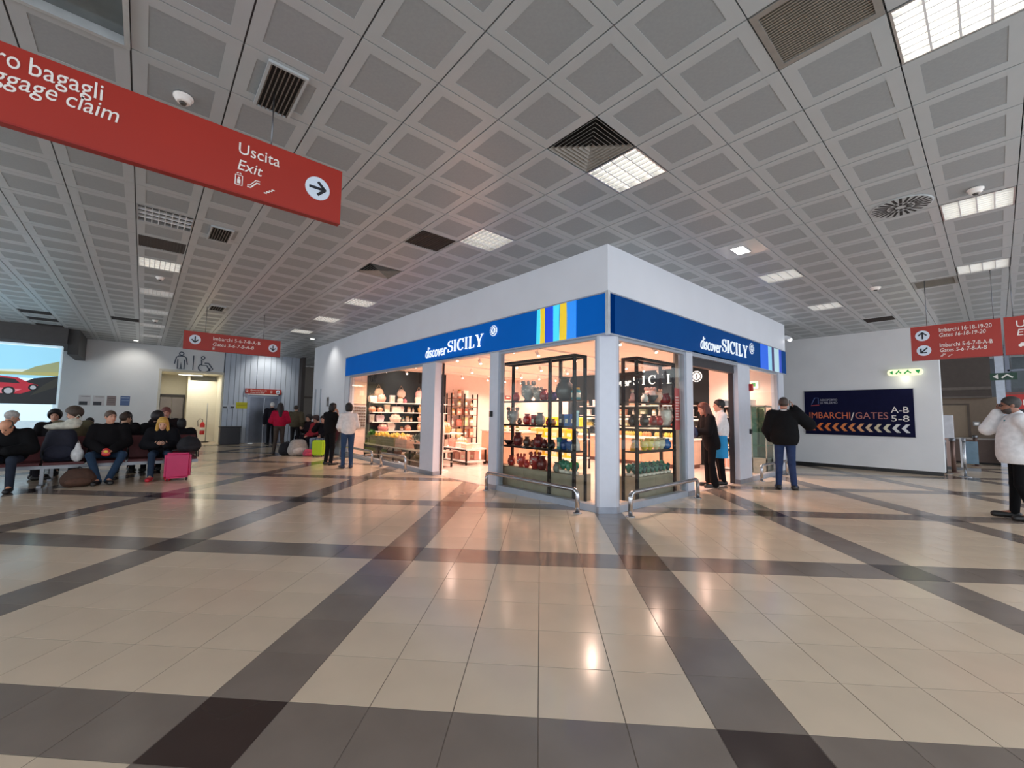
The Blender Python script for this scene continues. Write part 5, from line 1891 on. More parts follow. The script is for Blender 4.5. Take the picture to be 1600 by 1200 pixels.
for i, (y, c) in enumerate(((8.3, (150, 90, 60)), (8.7, (90, 60, 46)), (9.1, (120, 130, 60)), (6.4, (120, 70, 60)), (6.9, (180, 150, 110)), (7.5, (96, 100, 70)))):
    g_t = good('basket', ('brown', 'dark brown', 'olive', 'reddish brown', 'tan', 'grey-green')[i] + ' basket on the lower shelf of the low table behind the far left windows', 'basket', (.82, y, .162), c, .2, .3, 0, 'baskets under the low table')
# doorway: low box table, tall table, wall rack, cash counter, white stand
t = thing('display_table', 'low dark-framed table with two white tiers inside the left doorway', 'table', (1.7, 5.94, 0))
for x in (.02, .68):
    for y in (.02, 1.13):
        MB().bb(x - .02, x + .02, y - .02, y + .02, .008, .42).build('leg', DARKF, t)
for z in (.12, .46):
    MB().bb(0, .7, 0, 1.15, z - .04, z).build('shelf', SHW2, t)
    MB().bb(-.012, -.001, 0, 1.15, z - .06, z - .03).build('edge', DARKF, t)
t = thing('display_table', 'taller dark-framed table behind the low white table inside the left doorway', 'table', (1.75, 7.2, 0))
for x in (.02, .68):
    for y in (.02, 1.13):
        MB().bb(x - .02, x + .02, y - .02, y + .02, .008, .8).build('leg', DARKF, t)
for z in (.4, .84):
    MB().bb(0, .7, 0, 1.15, z - .04, z).build('shelf', SHW2, t)
TG = [('box', 1.85, 6.15, .46, (236, 190, 160), .12, .3, 'peach flat box at the near corner'), ('box', 2.15, 6.2, .46, (234, 214, 204), .13, .3, 'pale flat box at the near right corner'), ('box', 1.9, 6.5, .46, (240, 226, 214), .14, .3, 'white flat box in the middle'), ('basket', 2.1, 6.75, .46, (214, 150, 90), .3, .36, 'honey hamper'), ('bag', 1.9, 6.95, .46, (226, 130, 110), .3, .24, 'salmon bag'),
      ('box', 1.85, 6.2, .122, (232, 170, 150), .24, .26, 'pink box under the table at the near corner'), ('box', 2.15, 6.2, .122, (220, 150, 130), .24, .26, 'salmon box under the table at the right'), ('bag', 1.85, 6.55, .122, (200, 130, 110), .26, .2, 'brick bag under the table'), ('box', 1.85, 6.85, .122, (170, 110, 96), .22, .26, 'brown box under the table')]
for k, x, y, z, c, h, w_, lab in TG:
    good(k, lab + ', low white table inside the left doorway', CATS[k], (x, y, z + .001), c, h, w_, FACE_X, 'gifts on the low white table')
TG = [('basket', 1.95, 7.45, .84, (190, 150, 70), .34, .4, 'basket of packets at the near end'), ('box', 2.0, 7.9, .84, (214, 120, 90), .34, .24, 'orange tall box'), ('bag', 2.0, 8.2, .84, (226, 170, 150), .36, .26, 'pink bag at the far end'), ('box', 1.9, 7.5, .4, (226, 180, 160), .24, .3, 'pink box on the lower tier'), ('box', 1.9, 7.95, .4, (200, 130, 110), .24, .3, 'salmon box on the lower tier')]
for k, x, y, z, c, h, w_, lab in TG:
    good(k, lab + ', taller table inside the left doorway', CATS[k], (x, y, z + .001), c, h, w_, FACE_X, 'gifts on the taller table')
t = thing('wall_rack', 'dark metal wall rack full of packets on the pink wall seen through the left doorway', 'shelving', (3.98, 10.25, 0))
for x in (0, .62, 1.25):
    for y in (0, .33):
        MB().bb(x - .02, x + .02, y - .02, y + .02, .008, 2.24).build('post', DARKF, t)
for z in (.5, .95, 1.40, 1.72, 2.05):
    MB().bb(0, 1.25, .02, .31, z - .03, z).build('shelf', mat((110, 84, 70), .5), t)
cs = [(232, 214, 190), (226, 180, 110), (220, 150, 120), (214, 120, 90), (236, 226, 214), (196, 90, 70), (240, 220, 150)]
n = 0
for zi, z in enumerate((.5, .95, 1.40, 1.72, 2.05)):
    for i in range(4 if zi < 4 else 3):
        x = 3.98 + .17 + i * .30
        k = RN.choice(['box', 'jar', 'bag', 'bottle'])
        hh = .24 if zi in (2, 3) else .34
        c = cs[n % 7]
        n += 1
        good(k, '%s, %s from the left on the %s shelf of the pink wall rack' % ({'box': 'packet', 'jar': 'jar', 'bag': 'bag', 'bottle': 'bottle'}[k], ['first', 'second', 'third', 'fourth'][i], ['lowest', 'second lowest', 'middle', 'second highest', 'top'][zi]), CATS[k],
             (x, 10.42, z + .001), c, hh, {'box': .2, 'jar': .16, 'bag': .24, 'bottle': .1}[k], 0, 'packets on the pink wall rack')
t = thing('cash_counter', 'pink-brown cash counter inside the left doorway', 'counter', (2.53, 4.7, 0))
MB().bb(0, .6, 0, 1.65, .08, .93).build('body', PINKW, t)
MB().bb(-.03, .63, -.03, 1.68, .93, .97).build('top', mat((226, 206, 190), .35), t)
MB().bb(.04, .56, .02, 1.63, .008, .08).build('plinth', mat((120, 80, 66), .5), t)
for i in range(5):
    good('jar', 'small jar, %s from the doorway end on the cash counter' % ['first', 'second', 'third', 'fourth', 'fifth'][i], 'jar', (2.68, 4.95 + .26 * i, .971), [(90, 110, 60), (120, 60, 50), (200, 180, 90), (90, 100, 90), (160, 120, 80)][i], .15, .1, 0, 'jars on the cash counter')
t = thing('security_gate', 'pale upright security stand just inside the left doorway post', 'security gate', (.5, 5.3, 0), .3)
MB().bb(-.16, .16, -.1, .1, .008, .04).build('base', SHW2, t)
MB().bb(-.06, .06, -.03, .03, .04, 1.42).build('column', mat((244, 228, 218), .4), t)
MB().ell((0, -.02, 1.0), (.11, .05, .14), 10).build('bow', mat((236, 214, 206), .6), t)
t = thing('rack_frame', 'narrow dark-framed rack beside the left doorway post', 'rack', (.34, 5.66, 0))
for x in (0, .3):
    for y in (0, .2):
        MB().bb(x - .015, x + .015, y - .015, y + .015, .008, 1.2).build('post', DARKF, t)
for z in (.15, .6, .85, 1.2):
    MB().bb(-.015, .315, -.015, .215, z - .02, z).build('shelf', mat((206, 180, 160), .5), t)
for z, c, lab in ((.151, (226, 200, 130), 'bottom'), (.601, (214, 130, 100), 'second'), (.851, (226, 216, 210), 'third'), (1.201, (60, 50, 50), 'top')):
    good('box', 'packet on the %s tier of the narrow rack beside the left doorway post' % lab, 'box', (.15 + .34, 5.76, z), c, .2, .2, FACE_X, 'packets on the narrow rack')
t = thing('wall_sign', 'small dark red sign on the pink wall right of the left doorway', 'sign', (7.0, 10.6, 2.12))
MB().bb(0, .3, -.03, -.001, 0, .16).build('panel', mat((150, 60, 60), .4), t)
MB().bb(.05, .25, -.034, -.03, .05, .11).build('print', SHW2, t)

# ------------------------------------------------------------------ deli counters
def deli(label, x, y0, y1):
    L = y1 - y0
    t = thing('deli_counter', label, 'counter', (x, y0, 0))
    n = max(1, int(L / .6))
    MB().bb(.04, .86, .02, L - .02, .008, .12).build('plinth', mat((96, 60, 48), .5), t)
    for i in range(n):
        MB().bb(0, .03, i * L / n + .004, (i + 1) * L / n - .004, .12, .78).build('front_panel', PINKW, t)
    MB().bb(.03, .9, 0, L, .12, .78).build('body', mat((200, 170, 150), .5), t)
    MB().bb(-.03, .92, -.02, L + .02, .78, .83).build('deck', SHW2, t)
    for z, d in ((1.06, .5), (1.32, .4)):
        MB().bb(.86 - d, .86, .01, L - .01, z, z + .02).build('tier', SHW2, t)
    for y in (0, L / 2, L):
        MB().bb(.02, .86, y - .012, y + .012, .83, 1.34).build('side_panel', glass_mat(), t)
    MB().bb(.40, .9, -.01, L + .01, 1.34, 1.38).build('canopy', SHW2, t)
    b = MB()
    b.add([(.02, 0, .83), (.02, L, .83), (.40, L, 1.34), (.40, 0, 1.34)], [(0, 3, 2, 1)])
    b.build('front_glass', glass_mat(), t)
    MB().bb(.42, .5, .1, L - .1, 1.325, 1.339).build('light_strip', mat((255, 236, 200), .4, emit=4), t)


deli('long glass deli counter with pink-brown panels along the dark lettered wall', 6.0, 1.85, 5.2)
deli('second glass deli counter of yellow cheeses, left of the lettered wall', 6.0, 5.3, 8.4)
YC = [(236, 206, 90), (240, 220, 130), (226, 190, 110), (236, 226, 190), (220, 150, 100), (190, 80, 70)]
q = 0
for y0, y1, nm in ((2.0, 5.1, 'lettered wall'), (5.45, 8.3, 'cheese')):
    n = 9
    for j in range(n):
        for z, dx, row in ((.832, .25, 'deck'), (1.082, .62, 'upper tier')):
            y = y0 + (y1 - y0) * (j + .3) / n
            c = YC[(j * 2 + (row == 'deck') + (0 if nm == 'cheese' else 3)) % 6]
            t = thing('food_tray', 'food tray, %s of the %s deli counter, %s from its right end' % (row, nm, ['first', 'second', 'third', 'fourth', 'fifth', 'sixth', 'seventh', 'eighth', 'ninth'][j]), 'tray', (6.0 + dx, y, z), 0, 'trays in the %s deli counter' % nm)
            MB().bb(-.12, .12, -.13, .13, 0, .02).build('tray', SHW2, t)
            b = MB()
            for k in range(5):
                b.ell((RN.uniform(-.06, .06), -.10 + .05 * k, .07), (.07, .04, .08), 6)
            b.build('food', mat(c, .5, var=.15), t)
            q += 1
# low island of yellow packets between the counter and the corner window
t = thing('island_display', 'low island display with yellow packets behind the corner window', 'display', (3.4, 3.6, 0))
for x in (0, .7):
    for y in (0, 1.7):
        MB().bb(x - .02, x + .02, y - .02, y + .02, .008, .8 if x < .1 else 1.12).build('leg', DARKF, t)
for z in (.3, .8, 1.12):
    MB().bb(-.02 + .2 * (z > 1), .72, -.02, 1.72, z - .03, z).build('shelf', SHW2, t)
for i in range(6):
    for z, nm in ((.301, 'lower'), (.801, 'middle'), (1.121, 'upper')):
        good('box', 'yellow packet, %s from the near end on the %s tier of the island display' % (['first', 'second', 'third', 'fourth', 'fifth', 'sixth'][i], nm), 'box', (3.52 + .3 * (z > 1), 3.75 + .27 * i, z), [(240, 200, 40), (226, 190, 90), (236, 214, 140)][i % 3], .25, .24, FACE_X, 'yellow packets on the island')
# shelf with packets on the lettered wall
t = thing('back_shelf', 'pale shelf on the dark wall under the white letters', 'shelving', (7.42, 2.3, 0))
for z in (1.16, 1.46, 1.8):
    MB().bb(0, .25, 0, 4.4, z - .03, z).build('shelf', SHW2, t)
for y in (.0, 1.5, 3.0, 4.4):
    MB().bb(.22, .255, y - .02, y + .02, .9, 1.9).build('upright', DARKF, t)
n = 0
for z, nm in ((1.161, 'lower'), (1.461, 'middle'), (1.801, 'upper')):
    for i in range(11):
        y = 2.5 + i * .39
        k = ['box', 'bottle', 'box', 'jar'][(n + (z > 1.4)) % 4]
        n += 1
        good(k, '%s, %s from the right end on the %s shelf under the white letters' % ({'box': 'pale packet', 'bottle': 'bottle', 'jar': 'jar'}[k], ['first', 'second', 'third', 'fourth', 'fifth', 'sixth', 'seventh', 'eighth', 'ninth', 'tenth', 'eleventh'][i], nm), CATS[k], (7.54, y, z),
             [(236, 206, 190), (60, 80, 50), (234, 226, 220), (190, 120, 90), (226, 160, 140)][n % 5], .22, {'box': .24, 'bottle': .08, 'jar': .13}[k], FACE_X, 'packets under the white letters')
# drinks fridge and grey cabinet by the right doorway
t = thing('drinks_fridge', 'white open drinks fridge against the wall inside the right doorway', 'fridge', (6.95, .62, 0))
b = MB()
b.bb(0, .6, 0, .05, .05, 1.92)
b.bb(0, .6, .83, .88, .05, 1.92)
b.bb(.55, .6, .05, .83, .05, 1.92)
b.bb(0, .6, .05, .83, 1.72, 1.92)
b.bb(0, .6, .05, .83, .05, .36)
b.build('cabinet', mat((236, 236, 234), .35), t)
MB().bb(-.01, -.001, .06, .82, 1.75, 1.89).build('header_picture', mat((110, 130, 140), .4, var=.4, scale=8, emit=.2), t)
MB().bb(.54, .549, .06, .82, .37, 1.71).build('back_panel', mat((70, 66, 60), .4), t)
for i in range(9):
    MB().bb(-.014, -.001, .06 + i * .085, .12 + i * .085, .10, .32).build('grille_slat', mat((206, 160, 140), .5), t)
for z in (.38, .62, .9, 1.18, 1.45):
    MB().bb(.04, .53, .055, .825, z - .02, z).build('shelf', SHW2, t)
for z, nm in ((.381, 'lowest'), (.621, 'second'), (.901, 'third'), (1.181, 'fourth'), (1.451, 'top')):
    for i in range(5):
        good('bottle', 'drink bottle, %s from the right on the %s fridge shelf' % (['first', 'second', 'third', 'fourth', 'fifth'][i], nm), 'bottle', (7.1, .75 + i * .155, z), [(226, 200, 130), (200, 90, 60), (120, 140, 70), (230, 224, 210), (220, 160, 60)][(i + int(z * 7)) % 5], .2, .085, FACE_X, 'bottles in the drinks fridge')
t = thing('glass_cabinet', 'tall greenish glass cabinet behind the right end window', 'cabinet', (7.05, .22, 0))
fr = MB()
for y in (0, .34):
    for x in (0, .5):
        fr.bb(x, x + .03, y, y + .03, .01, 1.75)
fr.bb(0, .53, 0, .37, 1.72, 1.76)
fr.bb(0, .53, 0, .37, .01, .4)
fr.build('frame', mat((150, 156, 146), .4, .2), t)
MB().bb(.01, .014, .03, .34, .4, 1.72).build('pane', glass_mat((200, 225, 210)), t)
for z in (.7, 1.05, 1.4):
    MB().bb(.03, .5, .03, .34, z, z + .015).build('shelf', mat((170, 190, 176), .2), t)
t = thing('exit_sign', 'small pale emergency sign inside the right end window', 'exit sign', (7.70, .95, 2.25), FACE_X)
MB().bb(0, .36, -.05, -.001, 0, .2).build('panel', mat((240, 244, 220), .4, emit=.6), t)
MB().bb(.06, .16, -.056, -.05, .05, .15).build('pictogram', mat((60, 170, 90), .4), t)
MB().bb(.2, .3, -.056, -.05, .05, .15).build('pictogram', mat((60, 170, 90), .4), t)
# ceiling lamps of the shop: long panel lamps and track spots
for i, y in enumerate((1.0, 3.2, 5.4, 7.6, 9.6)):
    t = thing('track_light', 'white ceiling track with spot heads inside the shop, %s from the corner' % ['nearest', 'second', 'third', 'fourth', 'farthest'][i], 'track light', (.6, y, SHC))
    MB().bb(0, 6.8, -.02, .02, -.05, -.012).build('rail', SHW2, t)
    for x in (.35, 1.1, 2.4, 3.4, 4.6, 5.5, 6.4):
        h = MB().tube([(x, 0, -.05), (x, 0, -.11)], .012, 6).build('stem', SHW2, t)
        MB().tube([(x, .03, -.10), (x, -.04, -.21)], .04, 10).build('spot_head', SHW2, h)
        MB().ell((x, -.043, -.213), (.03, .03, .02), 8).build('bulb', mat((255, 232, 215), .4, emit=12), h)
# ------------------------------------------------------------------ waiting bench on the left and what lies on it
MAR = mat((86, 26, 30), .55, var=.1)


def bench(label, loc, n, rz):
    t = thing('waiting_bench', label, 'bench', loc, rz)
    L = n * .56
    MB().bb(-.02, L + .02, .20, .26, .30, .36).build('beam', DSTEEL, t)
    for x in (.25, L / 2, L - .25):
        b = MB()
        b.bb(x - .03, x + .03, .0, .48, .0, .03)
        b.bb(x - .025, x + .025, .2, .26, .03, .30)
        b.build('leg', DSTEEL, t)
    for i in range(n):
        x0 = i * .56
        MB().bb(x0 + .02, x0 + .54, .0, .46, .38, .425).build('seat', MAR, t)
        b = MB()
        b.add([(x0 + .02, .44, .44), (x0 + .54, .44, .44), (x0 + .54, .56, .86), (x0 + .02, .56, .86), (x0 + .02, .48, .44), (x0 + .54, .48, .44), (x0 + .54, .60, .86), (x0 + .02, .60, .86)],
              [(0, 1, 2, 3), (7, 6, 5, 4), (0, 4, 5, 1), (1, 5, 6, 2), (2, 6, 7, 3), (3, 7, 4, 0)])
        b.build('backrest', MAR, t)
        MB().bb(x0 + .1, x0 + .46, .21, .25, .36, .38).build('bracket', DSTEEL, t)
    for i in range(n + 1):
        b = MB()
        b.tube([(i * .56, .42, .40), (i * .56, .42, .62), (i * .56, .06, .62), (i * .56, .06, .42)], .013, 6)
        b.build('armrest', BLACK, t)


bench('near row of maroon waiting seats facing the camera on the left', (-8.6, 7.45, 0), 8, 0)
bench('second row of maroon waiting seats, back to back with the near row', (-4.1, 8.85, 0), 8, PI)
bench('third row of maroon waiting seats, behind the two nearer rows', (-6.9, 9.65, 0), 5, 0)
bench('far row of maroon waiting seats against the white shop end wall', (-.64, 13.5, 0), 5, FACE_X)


def suitcase(label, loc, rz, w_, d, h, c):
    t = thing('suitcase', label, 'suitcase', loc, rz)
    me = MB().bb(-w_ / 2, w_ / 2, -d / 2, d / 2, .05, h)
    o = me.build('shell', mat(c, .35, var=.06, scale=6), t)
    bm = bmesh.new()
    bm.from_mesh(o.data)
    bmesh.ops.bevel(bm, geom=bm.edges[:], offset=.04, segments=3, affect='EDGES')
    bm.to_mesh(o.data)
    bm.free()
    for i in range(4):
        x = -w_ / 2 + w_ * (i + 1) / 5
        MB().bb(x - .008, x + .008, -d / 2 - .006, -d / 2 + .01, .12, h - .07).build('rib', mat(tuple(int(q * .9) for q in c), .35), t)
    for x in (-w_ / 2 + .06, w_ / 2 - .06):
        for y in (-d / 2 + .05, d / 2 - .05):
            MB().tube([(x - .012, y, .03), (x + .012, y, .03)], .028, 10).build('wheel', BLACK, t)
    MB().tube([(-w_ * .25, d * .2, h), (-w_ * .25, d * .2, h + .05), (w_ * .25, d * .2, h + .05), (w_ * .25, d * .2, h)], .01, 6).build('handle', BLACK, t)
    return t


def backpack(label, loc, rz, w_, d, h, c, cat='backpack', name='backpack', lean=0.):
    t = thing(name, label, cat, loc, rz)
    field_obj('body', [('c', (s_ * w_ * .2, 0, d * .42), (s_ * w_ * (.2 - .06), 0, max(d * .43, h - d * .42)), d * .46, d * .42, .07) for s_ in (-1, 1)] + [('e', (0, 0, h * .4), (w_ * .42, d * .45, h * .4), None, .06), ('cut', np.array((0, 0, -1.)), -.002)], .016, mat(c, .8, var=.15, scale=20), t)
    field_obj('pocket', [('e', (0, -d * .42, h * .3), (w_ * .36, d * .2, h * .22), None, 0), ('cut', np.array((0, 0, -1.)), -.01)], .014, mat(tuple(int(q * 1.15) for q in c), .8, var=.15, scale=20), t)
    MB().tube([(-w_ * .12, d * .1, h * .93), (0, d * .1, h * 1.08), (w_ * .12, d * .1, h * .93)], .012, 6).build('handle', mat((30, 30, 32), .7), t)
    for s_ in (-1, 1):
        MB().tube([(s_ * w_ * .25, d * .46, h * .85), (s_ * w_ * .3, d * .62, h * .5), (s_ * w_ * .27, d * .46, h * .12)], .016, 6).build('strap', mat((30, 30, 32), .7), t)
    return t


suitcase('magenta suitcase standing at the end of the near bench', (-4.46, 7.18, 0), PI * .96, .42, .27, .55, (196, 30, 92))
backpack('black backpack lying on the magenta suitcase', (-4.30, 7.22, .56), .3, .40, .28, .30, (22, 22, 28))
backpack('big navy backpack sitting on the near bench between two men', (-6.16, 7.68, .426), 0, .54, .3, .6, (26, 28, 44))
backpack('brown travel bag on the floor under the near bench', (-5.86, 7.28, 0), .1, .50, .3, .32, (74, 50, 38), 'bag', 'travel_bag')
t = thing('plastic_bag', 'crumpled whitish plastic bag on top of the navy backpack', 'plastic bag', (-6.12, 7.66, 1.02))
field_obj('body', [('e', (0, 0, .06), (.20, .09, .07), None, 0), ('e', (.1, .02, .12), (.12, .08, .08), rotm(.4, .3), .03), ('e', (-.14, .02, .04), (.14, .08, .05), rotm(.2, -.3), .03)], .014, mat((206, 204, 190), .4, var=.2, scale=14, bump=.5), t)
MB().tube([(.1, 0, .18), (.16, 0, .26), (.2, .02, .2)], .01, 6).build('handle', mat((206, 204, 190), .4), t)
t = thing('plastic_bag', 'small white plastic bag beside the navy backpack on the near bench', 'plastic bag', (-5.92, 7.5, .43))
field_obj('body', [('e', (0, 0, .12), (.09, .08, .13), None, 0), ('e', (0, 0, .26), (.04, .04, .08), None, .03)], .012, mat((220, 220, 220), .4, var=.2, scale=14, bump=.5), t)
MB().tube([(-.02, 0, .32), (0, 0, .38), (.02, 0, .32)], .008, 6).build('handle', mat((220, 220, 220), .4), t)
suitcase('lime green suitcase standing by the shop end', (-.78, 10.5, 0), 2.5, .36, .24, .52, (178, 216, 30))
backpack('black duffel bag at the left of the luggage pile', (-1.42, 11.55, 0), .2, .6, .35, .42, (26, 26, 32), 'bag', 'duffel_bag')
backpack('white and grey patterned bundle on the luggage pile', (-1.18, 11.3, .0), .1, .62, .42, .52, (176, 172, 168), 'bag', 'duffel_bag')
backpack('small pink bag on the floor beside the lime suitcase', (-.98, 10.9, 0), 0, .3, .2, .22, (210, 80, 110), 'bag', 'handbag')

# ------------------------------------------------------------------ people
J_CROSS = dict(elR=(.26, .08, .76), wrR=(.05, .26, .74), elL=(-.26, .08, .76), wrL=(-.05, .28, .72), hdR=(-1, .1, 0), hdL=(1, .1, 0), pnR=(0, -.3, -1), pnL=(0, -.3, -1))
J_LAP = dict(wrR=(.07, .36, .62), wrL=(-.07, .36, .62), hdR=(-.5, .8, -.2), hdL=(.5, .8, -.2), pnR=(-.4, -.2, -1), pnL=(.4, -.2, -1))
J_PHONE = dict(elR=(.24, .10, .76), wrR=(.07, .30, .80), elL=(-.24, .10, .76), wrL=(-.07, .30, .80), hdR=(-.4, .7, .5), hdL=(.4, .7, .5), pnR=(-.3, -.6, .6), pnL=(.3, -.6, .6))
LEANF = dict(chest=(0, .12, .84), neck=(0, .22, 1.02), head=(0, .31, 1.15), shR=(.19, .19, .97), shL=(-.19, .19, .97))
BJ = (46, 56, 74)
# near bench, facing the camera
person('man in black jacket and jeans holding a red snack bag, middle of the near bench', (-5.52, 7.72, 0), PI, 1.78, 'sit', dict(J_LAP, knR=(.22, .40, .53), knL=(-.22, .40, .53), anR=(.09, .40, .085), anL=(-.05, .38, .085), toR=(.13, .58, .045), toL=(-.09, .56, .045)),
       (206, 150, 124), (84, 66, 54), 'short', (24, 22, 24), (44, 62, 84), (30, 28, 28), yaw=.5, bulk=.045, hem=-.06)
t = thing('snack_bag', 'red snack bag in the hands of the man on the near bench', 'snack bag', (-5.53, 7.27, .56), 0)
field_obj('body', [('e', (0, 0, .04), (.06, .025, .075), None, 0), ('e', (0, 0, .0), (.065, .03, .04), None, .02)], .010, mat((196, 44, 40), .3, var=.1), t)
MB().ell((0, -.03, .05), (.035, .008, .03), 8).build('logo_patch', mat((236, 190, 70), .4), t)
person('blonde woman in black jacket looking at her phone, right end of the near bench', (-4.72, 7.74, 0), PI * .98, 1.70, 'sit', dict(LEANF, elR=(.25, .20, .72), wrR=(.07, .38, .72), elL=(-.25, .20, .72), wrL=(-.07, .38, .72), hdR=(-.4, .8, .3), hdL=(.4, .8, .3), pnR=(-.3, -.6, .6), pnL=(.3, -.6, .6), toR=(.16, .60, .045), toL=(-.15, .6, .045)),
       (214, 166, 140), (206, 160, 78), 'long', (24, 24, 28), (44, 58, 76), (190, 30, 48), female=True, pitch=.35, bulk=.05, hem=-.04)
t = thing('phone', 'dark phone held by the blonde woman on the near bench', 'phone', (-4.72, 7.26, .735), 0)
MB().bb(-.035, .035, -.06, .06, 0, .008).build('body', BLACK, t)
MB().bb(-.03, .03, -.055, .055, .0081, .009).build('screen', mat((90, 100, 120), .1, emit=.3), t)
person('bald man in black with folded hands dozing at the left edge of the near bench', (-6.72, 7.5, 0), PI * .96, 1.76, 'sit', dict(J_CROSS, chest=(0, .10, .82), neck=(0, .19, .98), head=(0, .31, 1.06), shR=(.2, .15, .94), shL=(-.2, .15, .94), elR=(.28, .2, .70), elL=(-.28, .2, .70), wrR=(.05, .38, .68), wrL=(-.05, .40, .67)),
       (214, 156, 124), (90, 80, 70), 'fringe', (22, 22, 24), (44, 50, 62), (22, 20, 20), pitch=.75, bulk=.05, hem=-.06, yaw=-.2)
# second row, backs to the near row or turned
person('grey-haired man in a maroon sweater seated behind the navy backpack', (-6.98, 8.62, 0), -.42 * PI, 1.74, 'sit', dict(J_PHONE), (210, 160, 134), (176, 172, 168), 'short', (98, 26, 32), (40, 40, 46), bulk=.03, yaw=.1, pitch=.3)
person('person in a purple-black hood seated at the far left behind the dozing man', (-7.58, 8.62, 0), .1, 1.74, 'sit', None, (190, 140, 116), (52, 36, 46), 'bob', (46, 30, 44), (30, 30, 36), bulk=.05, pitch=.2)
person('dark-haired person in black at the very left edge of the second row', (-8.16, 8.62, 0), .1, 1.80, 'sit', None, (190, 140, 116), (24, 22, 26), 'curly', (30, 30, 34), (30, 30, 36), bulk=.05)
person('person with black hair seated between the grey-haired man and the olive jacket', (-6.5, 9.92, 0), PI, 1.76, 'sit', None, (196, 146, 120), (22, 18, 18), 'curly', (28, 26, 28), (30, 30, 36), bulk=.04)
person('person with thick brown hair in an olive jacket leaning beside the navy backpack', (-6.10, 8.62, 0), .10 * PI, 1.84, 'sit', dict(J_PHONE, head=(.02, .12, 1.22)), (200, 150, 124), (72, 58, 48), 'curly', (96, 90, 70), (40, 44, 50), bulk=.05, yaw=1.1, pitch=.3)
person('short dark-haired person in black far behind the olive jacket', (-5.95, 9.92, 0), PI, 1.56, 'sit', None, (210, 166, 140), (24, 20, 20), 'short', (26, 26, 30), (30, 30, 36), vox=.018)
person('person with short brown hair seated right behind the man with the snack bag', (-5.33, 8.62, 0), -.1, 1.72, 'sit', None, (196, 150, 120), (60, 46, 36), 'short', (30, 26, 28), (40, 36, 36), bulk=.04, yaw=-.9)
person('woman with long dark hair in black sitting beyond the second row', (-5.34, 9.92, 0), PI, 1.74, 'sit', dict(J_PHONE), (206, 158, 134), (26, 20, 20), 'long', (24, 22, 26), (30, 30, 36), female=True, bulk=.04, yaw=-.3)
person('black-clad person with short hair left of the blonde woman, farther back', (-4.8, 8.62, 0), .1, 1.76, 'sit', None, (190, 140, 116), (28, 22, 22), 'curly', (22, 22, 24), (26, 26, 30), bulk=.05)
person('person in a brown-red cap right behind the blonde woman', (-4.62, 9.92, 0), PI, 1.9, 'sit', None, (196, 140, 120), (110, 60, 54), 'hat', (34, 28, 30), (30, 30, 36), bulk=.05)
person('dark figure in a black puffer jacket behind the blonde woman to the right', (-4.36, 8.62, 0), .1, 1.56, 'sit', None, (190, 140, 116), (26, 24, 26), 'bob', (24, 24, 28), (26, 26, 30), bulk=.07)
# far group by the lift and the shop end
WALKR = dict(knR=(.09, .06, .50), anR=(.10, .02, .085), toR=(.12, .2, .045))
person('white-haired man in a dark coat seen from behind in front of the lift', (-.88, 16.7, 0), .05, 1.80, 'stand', WALKR, (200, 160, 140), (214, 212, 208), 'short', (34, 32, 40), (24, 24, 28), bulk=.045, hem=-.12, vox=.018)
person('woman with long dark hair in a red jacket and brown trousers seen from behind', (-1.58, 12.1, 0), -.15, 1.68, 'stand', dict(elR=(.26, -.02, 1.14), wrR=(.16, .18, 1.08), elL=(-.26, -.02, 1.14), wrL=(-.16, .18, 1.08), anR=(.16, 0, .085), anL=(-.14, 0, .085), toR=(.18, .16, .045), toL=(-.16, .16, .045)),
       (200, 150, 130), (34, 26, 26), 'long', (168, 28, 60), (78, 68, 62), (26, 24, 24), female=True, bulk=.04, hem=-.02, vox=.016)
person('man in an olive jacket seen from behind beside the woman in red', (-.82, 13.2, 0), -.5, 1.64, 'stand', dict(elL=(-.26, .05, 1.16), wrL=(-.2, .28, 1.2)), (196, 150, 126), (52, 44, 38), 'short', (88, 80, 64), (40, 38, 40), bulk=.05, hem=-.06, vox=.016)
person('person in dark clothes seated by the lime suitcase, leftmost of the wall bench', (-.4, 12.94, 0), PI * .62, 1.70, 'sit', dict(J_PHONE), (206, 156, 132), (40, 30, 28), 'curly', (40, 30, 36), (36, 34, 40), bulk=.04, vox=.018)
person('person in a red patterned top seated in the middle of the wall bench', (-.4, 12.1, 0), PI * .6, 1.66, 'sit', dict(J_LAP), (210, 150, 130), (60, 36, 36), 'curly', (168, 52, 62), (34, 32, 38), bulk=.04, vox=.018, pitch=.3)
person('person in black with light blue jeans, hand to face, on the wall bench', (-.4, 11.26, 0), PI * .66, 1.66, 'sit', dict(elR=(.25, .2, .86), wrR=(.08, .24, 1.06), hdR=(-.3, -.1, 1.), pnR=(0, -1, 0)), (214, 160, 140), (34, 26, 26), 'curly', (28, 24, 30), (140, 160, 184), bulk=.05, vox=.018)
person('dark-haired woman in black holding a hand to her face by the far left window', (-1.22, 8.15, 0), -1.2, 1.66, 'stand', dict(elR=(.2, .16, 1.16), wrR=(.07, .17, 1.45), hdR=(-.25, -.1, 1), pnR=(0, -1, 0), elL=(-.2, .12, 1.14), wrL=(.05, .2, 1.1), hdL=(1, .1, 0), pnL=(0, -1, 0), head=(0, .07, 1.61)),
       (212, 160, 138), (26, 20, 20), 'bob', (24, 22, 24), (24, 24, 26), (34, 34, 36), female=True, bulk=.025, hem=-.12, sleeve=.3, pitch=.25)
person('woman in a white top and blue jeans with a dark bob seen from behind', (-1.08, 7.22, 0), -.12, 1.64, 'stand', dict(elR=(.235, -.02, 1.14), wrR=(.2, .2, 1.05), elL=(-.235, .0, 1.12), wrL=(-.17, .2, 1.02)), (206, 156, 132), (28, 22, 22), 'bob', (222, 218, 216), (50, 70, 100), (36, 44, 66), female=True, bulk=.022, hem=-.06)
